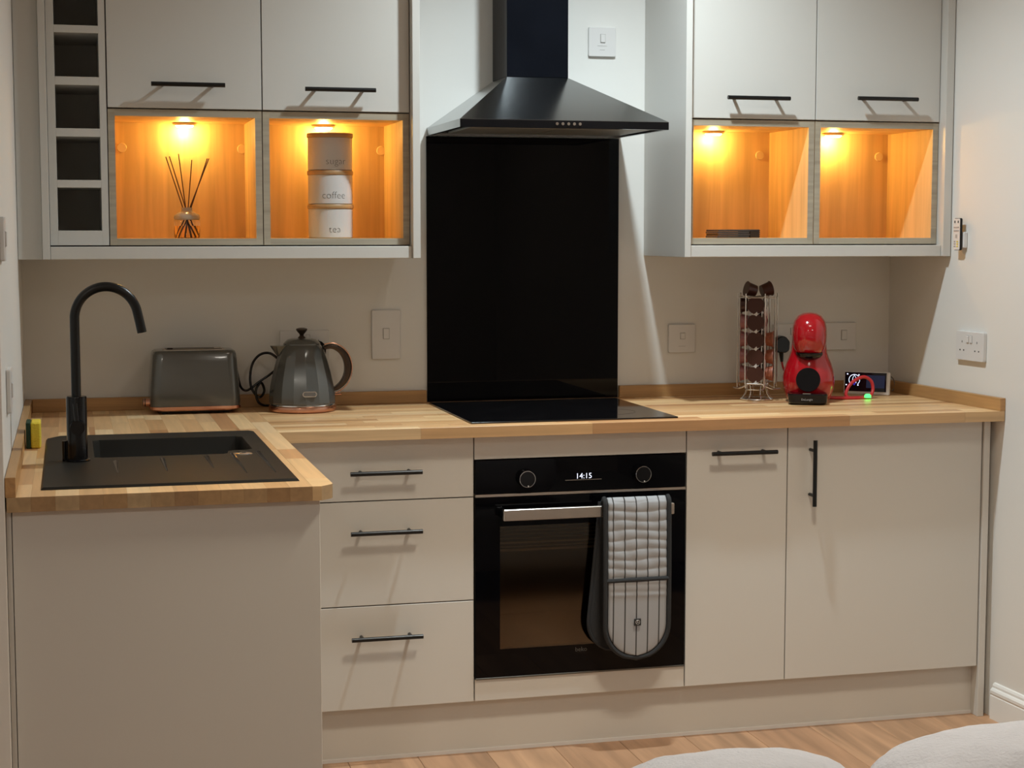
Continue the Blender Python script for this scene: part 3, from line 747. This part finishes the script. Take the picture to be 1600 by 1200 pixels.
# spout
bm = bmesh.new(); b = bmesh.new()
secs = [(-.058, 1.052, .004), (-.074, 1.066, .013), (-.0855, 1.0795, .017), (-.0915, 1.0865, .012)]
rows_ = []
for (dx, zb_, hw) in secs:
    rows_.append([b.verts.new((kx+dx, ky, zb_)), b.verts.new((kx+dx*.80+.0, ky-hw*1.2, 1.0865)), b.verts.new((kx+dx*.80, ky+hw*1.2, 1.0865))])
inn = [b.verts.new((kx-.035, ky, 1.03)), b.verts.new((kx-.035, ky-.03, 1.088)), b.verts.new((kx-.035, ky+.03, 1.088))]
secl = [inn]
for (dx, z_, hw) in ((-.062, 1.045, .024), (-.074, 1.062, .018), (-.0865, 1.080, .010), (-.0905, 1.0865, .004)):
    secl.append([b.verts.new((kx+dx, ky, z_)), b.verts.new((kx+dx, ky-hw, 1.0875)), b.verts.new((kx+dx, ky+hw, 1.0875))])
for A, B in zip(secl, secl[1:]):
    for k in range(3): b.faces.new((A[k], A[(k+1) % 3], B[(k+1) % 3], B[k]))
b.faces.new(secl[0][::-1]); b.faces.new(secl[-1])
for r_ in rows_:
    for v in r_: b.verts.remove(v)
join(bm, b)
obj('spout', bm, M_gloss_grey, t)
ld = obj('lid', lathe([(0, 1.0895), (.0525, 1.0895), (.0525, 1.093), (.047, 1.099), (.040, 1.1045), (.030, 1.107), (0, 1.108)], kx, ky, 40), M_gloss_grey, t, smooth=True)
obj('lid_knob', lathe([(0, 1.1075), (.0115, 1.1075), (.010, 1.111), (.0055, 1.115), (.0065, 1.119), (.0135, 1.127), (.0165, 1.1315), (.0155, 1.135), (.008, 1.1375), (0, 1.138)], kx, ky, 28), M_bronze, ld, smooth=True)
# handle: C strap on the right
hp = [(kx+.062, 1.0795), (kx+.085, 1.083), (kx+.108, 1.073), (kx+.1245, 1.053), (kx+.1315, 1.027), (kx+.1285, 1.0), (kx+.117, .979), (kx+.100, .964), (kx+.088, .960)]
hp3 = smooth_pts([(a, ky, z) for a, z in hp], 5)
def strap(pts, w, th, bm=None):
    bm = bm or bmesh.new(); b = bmesh.new(); Rg = []
    for i, p in enumerate(pts):
        tt = (pts[min(i+1, len(pts)-1)]-pts[max(i-1, 0)]).normalized(); nn = Vector((tt.z, 0, -tt.x))
        thk = th(i/(len(pts)-1)) if callable(th) else th
        Rg.append([b.verts.new(p+nn*s*thk/2+Vector((0, q*w/2, 0))) for s, q in ((1, -.8), (1, .8), (.5, 1), (-.5, 1), (-1, .8), (-1, -.8), (-.5, -1), (.5, -1))])
    for A, B in zip(Rg, Rg[1:]):
        for k in range(8): b.faces.new((A[k], A[(k+1) % 8], B[(k+1) % 8], B[k]))
    b.faces.new(Rg[0]); b.faces.new(Rg[-1][::-1]); join(bm, b); return bm
hh = obj('handle', strap(hp3, .026, lambda f: .010+.009*math.sin(PI*min(1, f*1.05))), M_bronze, t, smooth=True)
out = smooth_pts([(a+.0105*math.cos(x_), ky-.0135, z+.0105*math.sin(x_)) for (a, z), x_ in zip(hp, (1.5, 1.35, .9, .45, 0, -.35, -.75, -1.0, -1.1))], 5)
obj('handle_trim', tube(out, .0016, 8), M_copper, hh, smooth=True, label='thin polished copper edge')
obj('switch_lever', box(kx+.089, kx+.1125, ky-.010, ky+.010, .9425, .9485, .002), M_copper, t)
# badge
bz = .955; by = ky-.0945
bd = obj('badge', prism([(x_, z_) for x_, z_ in rrect(kx-.0125, kx+.0285, bz-.008, bz+.008, .0078, 6)], by-.0035, by+.006, axis='y'), M_chrome, t, smooth=True, label='small pill-shaped chrome badge')
obj('badge_face', prism([(x_, z_) for x_, z_ in rrect(kx-.0095, kx+.0255, bz-.0055, bz+.0055, .0053, 6)], by-.0042, by-.003, axis='y'), M_ink, bd)

# cords of toaster and kettle
def cord(pts, r, m, label, name='power_cord', cat='cord'):
    return tag(obj(name, tube(smooth_pts(pts, 6), r, 8), m, smooth=True), label, cat)
cord([(-.574, -.052, 1.04), (-.566, -.050, 1.0), (-.558, -.047, .965), (-.545, -.046, .952), (-.53, -.046, .956), (-.505, -.046, .975), (-.475, -.048, .995), (-.455, -.045, 1.01)], .0035, M_gblack, 'black toaster power cord looping behind the kettle')
cord([(-.44, -.045, 1.035), (-.47, -.042, 1.058), (-.50, -.045, 1.055), (-.522, -.05, 1.03), (-.53, -.052, .99), (-.525, -.055, .955), (-.505, -.056, .932), (-.49, -.055, .95), (-.50, -.06, .975), (-.515, -.058, .95), (-.505, -.058, .915), (-.47, -.058, .906)], .0038, M_gblack, 'black kettle power cord coiled between toaster and kettle')

# ------------------------------------------------------------ switch plates and sockets
def on_wall(kind, u, z, s):
    """local frame: x along plate, y outwards, z up"""
    if kind == 'back': return Matrix.Translation((u, -.0005, z))
    if kind == 'right':
        a = math.atan2(SR, 1)
        return Matrix.Translation((XR(u)-.0005, u, z)) @ Matrix.Rotation(-PI/2+a*1, 4, 'Z')
    return Matrix.Translation((XL+.0005, u, z)) @ Matrix.Rotation(PI/2, 4, 'Z')
def plate(name, kind, u, z, w, h, label, cat, feats, th=.009, group=None):
    T = on_wall(kind, u, z, 1); t = thing(name, label, cat, T.translation, group)
    bm = prism(rrect(-w/2, w/2, -h/2, h/2, .004, 4), -th, 0, axis='y', bev=.0012); bm.transform(T)
    obj('plate', bm, M_white, t)
    for f in feats:
        k, fx, fz = f[:3]
        if k == 'rocker':
            fw, fh = f[3:5]
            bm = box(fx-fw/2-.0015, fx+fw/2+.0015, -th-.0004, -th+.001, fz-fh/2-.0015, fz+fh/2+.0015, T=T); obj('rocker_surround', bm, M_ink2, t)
            bm = box(fx-fw/2, fx+fw/2, -th-.0035, -th+.001, fz-fh/2, fz+fh/2, .001, T=T); obj('rocker', bm, M_white, t)
        elif k == 'pin':
            fw, fh = f[3:5]
            obj('pin_hole', box(fx-fw/2, fx+fw/2, -th-.0004, -th+.001, fz-fh/2, fz+fh/2, T=T), M_slot, t)
        elif k == 'line':
            fw, fh = f[3:5]
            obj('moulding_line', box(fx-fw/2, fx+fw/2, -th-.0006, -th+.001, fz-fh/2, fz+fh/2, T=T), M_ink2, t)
    return t, T
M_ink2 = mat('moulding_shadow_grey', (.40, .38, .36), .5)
SOCK = [('pin', -.040, .012, .0028, .006), ('pin', .040, .012, .0028, .006)]
for s in (-.040, .040): SOCK += [('pin', s-.010, -.013, .005, .004), ('pin', s+.010, -.013, .005, .004)]
SOCK += [('rocker', -.009, .020, .010, .020), ('rocker', .009, .020, .010, .020)]
plate('cooker_switch', 'back', -.122, 1.1055, .086, .146, 'tall white double-height cooker switch plate left of splashback', 'switch', [('rocker', 0, .003, .017, .030)])
plate('fused_switch', 'back', .812, 1.0795, .088, .088, 'square switch plate on wall between splashback and pod stand', 'switch', [('rocker', .002, .008, .014, .018), ('line', 0, -.024, .022, .0012)])
plate('fused_spur', 'back', .5475, 1.983, .086, .088, 'square white fused spur plate high beside the hood chimney', 'switch', [('rocker', .0015, .010, .014, .024), ('line', 0, -.012, .030, .0008), ('line', 0, -.024, .016, .0012)])
plate('double_socket', 'back', -.3645, 1.078, .146, .087, 'white double socket mostly hidden behind the kettle', 'socket', SOCK)
plate('double_socket', 'back', 1.191, 1.0765, .143, .087, 'white double socket holding the black plug behind coffee machine', 'socket', [f for f in SOCK if not (f[0] == 'pin' and f[1] < 0)])
plate('double_switch', 'back', 1.3325, 1.0785, .139, .087, 'white switch plate on back wall above the small display', 'switch', [('rocker', .028, .004, .018, .030)])
plate('double_socket', 'right', -.495, 1.0745, .147, .086, 'white double socket on the right wall', 'socket', SOCK, .012)
plate('switch_plate', 'left', -1.50, 1.395, .086, .086, 'upper white switch plate at edge of left wall', 'switch', [('rocker', 0, .0, .02, .03)])
plate('switch_plate', 'left', -1.36, 1.085, .086, .090, 'lower white switch plate on left wall near the sink', 'switch', [('rocker', 0, 0, .02, .03)])

# plugs
def plug(x, y, z, label, rot=0):
    t = thing('plug', label, 'plug', (x, y, z))
    obj('body', prism([(x-.024, z-.018), (x-.014, z-.027), (x+.014, z-.027), (x+.024, z-.018), (x+.025, z+.008), (x+.013, z+.022), (x, z+.027), (x-.013, z+.022), (x-.025, z+.008)], y-.030, y, axis='y', bev=.003), M_gblack, t)
    obj('strain_relief', cyl((x+.001, y-.016, z-.026), (x+.003, y-.017, z-.056), .0075, .0045, n=14), M_black, t, smooth=True)
    return t
plug(1.137, -.0105, 1.058, 'black three-pin plug behind and left of the red coffee machine')
t = thing('plug', 'black plug mostly hidden behind the kettle lid', 'plug', (-.33, -.0105, 1.07))
obj('body', prism([(-.352, 1.045), (-.308, 1.045), (-.306, 1.078), (-.322, 1.092), (-.338, 1.092), (-.354, 1.078)], -.045, -.0105, axis='y', bev=.003), M_gblack, t)

# ------------------------------------------------------------ remote control in its holder on the right wall
ry = -.432; T = on_wall('right', ry, 1.4055, 1)
t = thing('remote_control', 'small white remote control clipped on right wall beside wall units', 'remote', T.translation)
obj('holder', box(-.0215, .0215, -.014, 0, -.043, .004, .002, T=T), M_white, t)
rc = obj('body', box(-.018, .018, -.024, -.0145, -.050, .045, .003, T=T), M_black, t, label='dark case')
b = prism(rrect(-.017, .017, -.0485, .0435, .004, 3), -.0252, -.0238, axis='y'); b.transform(T)
fc = obj('face', b, M_white, t, label='pale button face')
for (bx, bz, w_, h_, m) in ([(-.009, .034, .004, .007, M_slot), (.009, .034, .004, .007, M_slot)] +
        [(sx, zz, .008, .0035, M_ink2) for zz in (.018, .008) for sx in (-.010, 0, .010)] +
        [(0, -.008, .008, .010, M_ink2)] + [(sx, zz, .008, .0035, M_ink2 if sx < 0 else M_yel) for zz in (-.024, -.031, -.038) for sx in (-.009, .006)]):
    obj('button', box(bx-w_/2, bx+w_/2, -.0262, -.025, bz-h_/2, bz+h_/2, T=T), m, fc)

# ------------------------------------------------------------ diffuser
dx_, dy_ = -.711, -.18; z0 = ZU0+.018+.0006
t = thing('reed_diffuser', 'small glass reed diffuser with dark reeds in left shelf', 'diffuser', (dx_, dy_, z0))
obj('bottle', lathe([(0, z0), (.033, z0), (.0355, z0+.003), (.0355, z0+.048), (.034, z0+.054)], dx_, dy_, 36), M_clear, t, smooth=True, label='clear glass jar')
obj('shoulder', lathe([(.034, z0+.050), (.0365, z0+.056), (.0345, z0+.063), (.026, z0+.069), (.0165, z0+.074), (.0145, z0+.077), (.0150, z0+.084), (.0125, z0+.084), (.0115, z0+.074)], dx_, dy_, 36), M_dglass, t, smooth=True, label='smoky tinted glass shoulder')
obj('liquid', lathe([(0, z0+.002), (.033, z0+.002), (.033, z0+.034), (0, z0+.034)], dx_, dy_, 32), mat('amber_oil', (1, .72, .35), .02, Transmission_Weight=1.0, IOR=1.3), t, smooth=True)
for (ex, ez, bx) in ((-.7665, 1.6155, .014), (-.757, 1.6165, .02), (-.7315, 1.6245, .006), (-.695, 1.6085, -.004), (-.653, 1.6125, -.016), (-.6495, 1.612, -.024)):
    s = (ez-z0-.004); 
    obj('reed', cyl((dx_+bx, dy_+random.uniform(-.006, .006), z0+.004), (dx_+(ex-dx_), dy_+random.uniform(-.02, .02), ez), .0015, n=8), M_reed, t)

# ------------------------------------------------------------ canisters
cx_, cy_ = -.3105, -.18; RC = .0655
zb = ZU0+.018+.0006
def canister(z, h, word, label, dx):
    t = thing('canister', label, 'canister', (cx_, cy_, z), 'stacked canisters')
    r = RC-.003
    obj('jar', lathe([(0, z), (r-.002, z), (r, z+.002), (r, z+h-.014), (r-.001, z+h-.013), (0, z+h-.013)], cx_, cy_, 56), M_can, t, smooth=True)
    obj('lid', lathe([(0, z+h-.0128), (r+.001, z+h-.0128), (r+.0025, z+h-.011), (r+.0025, z+h-.0025), (r+.001, z+h-.0005), (0, z+h-.0005)], cx_, cy_, 56), M_lid, t, smooth=True, label='wooden lid')
    bm = text_bm(word, .028, Matrix.Identity(4), .0002, off=-.0006)
    for v in bm.verts:                     # wrap the lettering round the jar
        a = (v.co.x+dx)/r; n_ = v.co.z; zz = v.co.y
        v.co = Vector((cx_+(r+.0004+n_)*math.sin(a), cy_-(r+.0004+n_)*math.cos(a), z+.024+zz))
    obj('lettering', bm, M_ink, t, label='thin grey word '+word)
canister(zb, .0945, 'tea', 'white canister reading tea, bottom of the stack', .003)
canister(zb+.0947, .0945, 'coffee', 'white canister reading coffee, middle of the stack', .001)
canister(zb+.1894, .104, 'sugar', 'white canister reading sugar, top of the stack', .008)

# ------------------------------------------------------------ coasters
for k in range(4):
    o = obj('coaster', box(.8245, .9245, -.27, -.17, zb+k*.0062, zb+k*.0062+.0056, .0008), M_slate)
    if k % 2: o.location.x += .002
    tag(o, 'dark square coaster, %s in the stack of four' % ['bottom one', 'second from bottom', 'third from bottom', 'top one'][k], 'coaster', 'coaster stack')
t = thing('coaster_holder', 'dark ribbed coaster holder block right of the coaster stack', 'holder', (.942, -.22, zb))
obj('block', box(.928, .958, -.268, -.172, zb, zb+.0245, .0008), M_slate, t)
for k in range(4): obj('rib', box(.927, .9585, -.2695, -.268, zb+.003+k*.0055, zb+.0055+k*.0055), M_bronze, t)

# ------------------------------------------------------------ coffee machine
mx_, my_ = 1.1215, -.27
t = thing('coffee_machine', 'rounded red pod coffee machine with black circle on front', 'coffee machine', (mx_, my_, ZW))
prof = [(.060, .903), (.066, .915), (.0735, .935), (.0775, .958), (.077, .975), (.0735, .996), (.067, 1.016), (.0595, 1.034), (.054, 1.050), (.0525, 1.064), (.050, 1.09), (.040, 1.11)]
bm = lathe([(0, .903)]+prof+[(0, 1.118)], mx_, my_, 48, sx=1, sy=1.12)
obj('body', bm, M_red, t, smooth=True, angle=60)
# head: rounded capsule leaning forward
hs = []
HC = (mx_+.000, my_-.030)
for (rx, ry_, z_) in ((.0, .0, 1.0425), (.030, .042, 1.0445), (.040, .058, 1.051), (.047, .070, 1.066), (.0505, .078, 1.085), (.0515, .082, 1.105), (.0505, .080, 1.125), (.0455, .072, 1.145), (.035, .056, 1.160), (.020, .032, 1.168), (0, 0, 1.1705)):
    hs.append((rx, ry_, z_))
b = bmesh.new(); Rg = []
for rx, ry_, z_ in hs:
    if rx == 0: Rg.append([b.verts.new((HC[0], HC[1], z_))]); continue
    ring_ = []
    for k in range(48):
        a = 2*PI*k/48; c_, s_ = math.cos(a), math.sin(a); e_ = .82
        ring_.append(b.verts.new((HC[0]+rx*math.copysign(abs(c_)**e_, c_), HC[1]+ry_*math.copysign(abs(s_)**e_, s_), z_)))
    Rg.append(ring_)
for A, B in zip(Rg, Rg[1:]):
    for k in range(48):
        j = (k+1) % 48
        if len(A) == 1: b.faces.new((A[0], B[k], B[j]))
        elif len(B) == 1: b.faces.new((A[k], A[j], B[0]))
        else: b.faces.new((A[k], A[j], B[j], B[k]))
obj('head', b, M_red, t, smooth=True, angle=60)
obj('outlet', lathe([(0, 1.030), (.022, 1.030), (.034, 1.037), (.040, 1.046), (.040, 1.052), (0, 1.052)], mx_, my_-.045, 36, sy=1.25), M_gblack, t, smooth=True, label='black pod outlet under the head')
fy = my_-.0872
obj('front_disc', cyl((mx_-.0035, fy+.012, .971), (mx_-.0035, fy-.0035, .9735), .0365, .0355, n=48), M_gblack, t, smooth=True, label='large round black disc')
bm = loft([(rr(mx_-.004, my_-.075, .104, .085, .02), .9015), (rr(mx_-.004, my_-.078, .114, .092, .022), .908), (rr(mx_-.004, my_-.078, .116, .094, .022), .930), (rr(mx_-.004, my_-.078, .110, .088, .02), .933)])
dt = obj('drip_tray', bm, M_gblack, t, smooth=True)
t.rotation_euler[2] = -.40
obj('chrome_lip', box(mx_-.020, mx_+.004, my_-.122, my_-.112, .9325, .9352, .001), M_chrome, dt)
obj('logo', text_bm('DeLonghi', .0085, facing(mx_-.007, my_-.1254, .917)), mat('silver_print', (.35, .34, .33), .4), dt)

# red charging cable, plug cord
tag(obj('power_cord', tube(smooth_pts([(1.140, -.028, 1.002), (1.139, -.04, .985), (1.138, -.07, .965), (1.135, -.13, .945), (1.128, -.17, .935)], 6), .0033, 8), M_redc, smooth=True), 'thin dark red cord from black plug to coffee machine', 'cord')
tag(obj('charging_cable', tube(smooth_pts([(1.195, -.25, .908), (1.25, -.25, .905), (1.30, -.25, .9045), (1.335, -.245, .906), (1.352, -.235, .925), (1.349, -.23, .952), (1.328, -.225, .966), (1.300, -.225, .958), (1.275, -.23, .940), (1.262, -.235, .915), (1.268, -.24, .9045)], 7), .0052, 10), M_redc, smooth=True), 'red rubber cable looping in front of the small display', 'cable')
tag(obj('indicator_light', lathe([(0, .917), (.006, .916), (.010, .912), (.010, .905), (0, .9045)], 1.325, -.256, 20), M_gled, smooth=True), 'tiny glowing green light on the red cable', 'light')

# ------------------------------------------------------------ small display
A0 = Vector((1.325, -.085, 0)); A1 = Vector((1.437, -.175, 0)); L = (A1-A0).length; ang = math.atan2(A1.y-A0.y, A1.x-A0.x)
T = Matrix.Translation((A0.x, A0.y, ZW+.0005)) @ Matrix.Rotation(ang, 4, 'Z') @ Matrix.Rotation(-.10, 4, 'X')
t = thing('smart_display', 'small white framed display with glowing icons at worktop corner', 'display', (A0+A1)/2+Vector((0, 0, ZW)))
obj('case', box(0, L, 0, .020, 0, .073, .003, T=T), M_white, t)
obj('screen', box(.004, L-.009, -.0012, .001, .0105, .070, .0004, T=T), M_scr, t, label='dark glass screen')
u0 = .034; v0 = .046
bm = tube([T @ Vector((u0+.017*math.cos(math.radians(a)), -.0018, v0+.017*math.sin(math.radians(a)))) for a in range(-50, 231, 12)], .0008, 5)
tube([T @ Vector(p) for p in ((u0-.006, -.0018, v0-.010), (u0-.005, -.0018, v0+.006), (u0, -.0018, v0+.016), (u0+.005, -.0018, v0+.006), (u0+.006, -.0018, v0-.010))], .0007, 5, bm)
obj('ring_icon', bm, M_scrw, t, label='glowing white rocket in a ring')
b = prism([(u0+.0045*math.cos(a*PI/8), v0-.008+.009*math.sin(a*PI/8)) for a in range(16)], -.0016, -.0011, axis='y'); b.transform(T)
obj('glow_icon', b, M_scrb, t, label='blue glowing centre')
for (u, v) in ((.012, .064), (.048, .062), (.046, .030), (.009, .030)):
    obj('dot_icon', box(u-.0018, u+.0018, -.0018, -.001, v-.0018, v+.0018, T=T), M_scrw, t)
obj('side_panel', box(.072, L-.014, -.0015, -.001, .022, .062, T=T), M_scrd, t, label='dim dark blue screen area')
cord([(1.440, -.150, .925), (1.455, -.11, .945), (1.475, -.09, .955), (1.500, -.08, .945), (1.508, -.075, .915), (1.500, -.07, .904)], .0018, mat('grey_cable', (.22, .19, .16), .5), 'thin pale cable arching behind the small display', 'display_cable', 'cable')

# ------------------------------------------------------------ pod stand with pods
qx, qy = .990, -.185
t = thing('pod_stand', 'chrome wire pod stand with four columns beside the coffee machine', 'stand', (qx, qy, ZW))
bm = tube([(qx+.047*math.cos(a*PI/20), qy+.047*math.sin(a*PI/20), ZW+.0035) for a in range(40)], .0028, 8, closed=True)
obj('base_ring', bm, M_wire, t, smooth=True)
PA = [math.radians(a) for a in (-120, -30, 60, 150)]
cw = .029
for a in PA:
    n_ = Vector((math.cos(a), math.sin(a), 0)); s_ = Vector((-n_.y, n_.x, 0)); c0 = Vector((qx, qy, 0))
    def P_(r, s, z): return tuple(c0+n_*r+s_*s+Vector((0, 0, z)))
    bm = tube(smooth_pts([P_(.056, -cw+.006, .953), P_(.056, -cw, .960), P_(.056, -cw, 1.205), P_(.056, -cw+.006, 1.212), P_(.056, cw-.006, 1.212), P_(.056, cw, 1.205), P_(.056, cw, .960), P_(.056, cw-.006, .953), P_(.056, -cw+.006, .953)], 3), .0017, 6)
    for s in (-1, 1):
        tube([P_(.016, s*cw*.9, .95), P_(.016, s*cw*.9, 1.212)], .0016, 6, bm)
        tube([P_(.016, s*cw*.9, 1.212), P_(.056, s*cw, 1.212)], .0016, 6, bm)
    obj('column_frame', bm, M_wire, t, smooth=True)
    bm = bmesh.new()
    for s in (-1, 1):
        tube(smooth_pts([P_(.030, s*cw*.6, .953), P_(.032, s*cw*.5, .925), P_(.040, s*cw*.6, .910), P_(.047, s*cw*.7, .9035)], 4), .0017, 6, bm)
    tube(smooth_pts([P_(.018, -cw, .950), P_(.050, -cw*.9, .936), P_(.072, 0, .9365), P_(.050, cw*.9, .936), P_(.018, cw, .950)], 5), .0016, 6, bm)
    obj('foot_hoop', bm, M_wire, t, smooth=True)
obj('top_plate', box(qx-.022, qx+.022, qy-.022, qy+.022, 1.209, 1.2135, .001), M_wire, t)
def pod(a, r0, z, m, label, grp):
    n_ = Vector((math.cos(a), math.sin(a), 0)); c0 = Vector((qx, qy, z)); p0 = c0+n_*.0225; p1 = c0+n_*.0475
    t = thing('coffee_pod', label, 'pod', c0+n_*.035, grp)
    bm = cyl(p0, p1, .0185, .0235, n=20); obj('cup', bm, m, t, smooth=True)
    bm = cyl(p1, p1+n_*.0022, .0260, .0258, n=24); obj('lid', bm, m if m is not M_pod else M_pod, t, smooth=True)
    s_ = Vector((-n_.y, n_.x, 0))
    if m is M_pod:
        bm = bmesh.new(); q = p1+n_*.0026; 
        for (u_, v_) in ((0, 0),):
            A = [q+s_*x__+Vector((0, 0, z__-.026)) for x__, z__ in ((-.015, -.003), (-.004, -.001), (.004, .007), (.006, .001), (.014, .003), (.006, -.002), (.003, -.007), (-.003, -.003))]
            V_ = [bm.verts.new(p) for p in A]; V2 = [bm.verts.new(p+n_*.0012) for p in A]
            bm.faces.new(V_); bm.faces.new(V2[::-1])
            for k in range(len(A)): bm.faces.new((V_[k], V_[(k+1) % len(A)], V2[(k+1) % len(A)], V2[k]))
        obj('foil_tab', bm, M_foil, t, label='pale crumpled foil tab')
names_ = ['dark brown coffee pod in front column of the wire stand', 'orange patterned coffee pod in right column of the wire stand', 'dark coffee pod in rear column of the wire stand', 'pinkish coffee pod in left column of the wire stand']
lv_ = ['lowest', 'second from bottom', 'third from bottom', 'fourth from bottom', 'topmost']
for ci, a in enumerate(PA):
    for k in range(5):
        if ci == 1 and k > 2: continue
        m = [M_pod, M_podr, M_pod, M_podp][ci] if not (ci == 3 and k > 3) else M_pod
        pod(a, 0, .982+k*.0522-(.001 if k else 0), m, names_[ci].replace(' in ', ', %s, in ' % lv_[k], 1).replace('pinkish ', 'pinkish ' if m is M_podp else 'dark '), 'coffee pods in the wire stand')
for s, lb in ((-1, 'brown half-moon pod tilted on top left of the wire stand'), (1, 'brown half-moon pod tilted on top right of the wire stand')):
    c0 = Vector((qx+s*.024, qy-.004, 1.2355))
    t = thing('coffee_pod', lb, 'pod', c0, 'loose pods on top of the wire stand')
    Tm = Matrix.Translation(c0) @ Matrix.Rotation(s*math.radians(76), 4, 'Y')
    bm = bmesh.new(); bmesh.ops.create_cone(bm, cap_ends=True, segments=24, radius1=.017, radius2=.0215, depth=.030); bm.transform(Tm); obj('cup', bm, M_pod, t, smooth=True)
    bm = bmesh.new(); bmesh.ops.create_cone(bm, cap_ends=True, segments=24, radius1=.023, radius2=.023, depth=.0016); bm.transform(Tm @ Matrix.Translation((0, 0, -.0158 if False else .0158))); obj('lid', bm, M_pod, t, smooth=True)

# ------------------------------------------------------------ fleece cushions on a low sofa in the foreground
t = thing('sofa', 'grey sofa standing in the foreground below the white fleece cushions', 'sofa', (.35, -2.95, 0))
obj('seat', box(-.6, 1.3, -3.40, -2.45, .12, .36, .03, 3), M_sofa, t, smooth=True)
for a in (-.78, 1.3): obj('arm', box(a, a+.18, -3.40, -2.45, .08, .50, .03, 3), M_sofa, t, smooth=True)
for a in (-.72, 1.42):
    for b_y in (-3.34, -2.51): obj('leg', cyl((a, b_y, 0), (a, b_y, .082), .018, .022, n=14), M_slot, t)
def cushion(cx, cy, w, d, z0, z1, label, seedv):
    bm = bmesh.new(); bmesh.ops.create_icosphere(bm, subdivisions=5, radius=1)
    rg2 = random.Random(seedv)
    for v in bm.verts:
        x, y, z = v.co; e = .72
        x, y, z = [math.copysign(abs(q)**e, q) for q in (x, y, z)]
        k = 1+.010*math.sin(13*x+seedv)*math.cos(11*y+seedv)+.006*math.sin(31*x+17*y)
        v.co = Vector((cx+x*w/2*k, cy+y*d/2*k, (z0+z1)/2+z*(z1-z0)/2*k))
    o = obj('cushion', bm, M_fleece, smooth=True, angle=180)
    return tag(o, label, 'cushion')
cushion(-.06, -2.62, .45, .26, .362, .607, 'smaller white fleece cushion at bottom centre of the photo', 1)
cushion(.48, -2.62, .62, .30, .362, .611, 'larger white fleece cushion at bottom right corner of the photo', 2)

# one group phrase for each set of repeats
GROUPS = {'wall_cabinet': 'wall cabinets above the open shelves', 'open_shelf_unit': 'lit open oak shelf boxes', 'upstand': 'wooden upstands around the worktop',
          'pelmet': 'pelmets under the wall units', 'underside_board': 'boards under the wall units', 'side_panel': 'side panels of the wall units',
          'double_socket': 'white double sockets', 'switch_plate': 'switch plates on the left wall', 'cushion': 'white fleece cushions', 'plug': 'black plugs', 'power_cord': 'power cords'}
for o in bpy.data.objects:
    if o.parent is None and o.get('label') and o.get('category') and not o.get('group'):
        k = o.name.split('.')[0]
        if k in GROUPS: o['group'] = GROUPS[k]
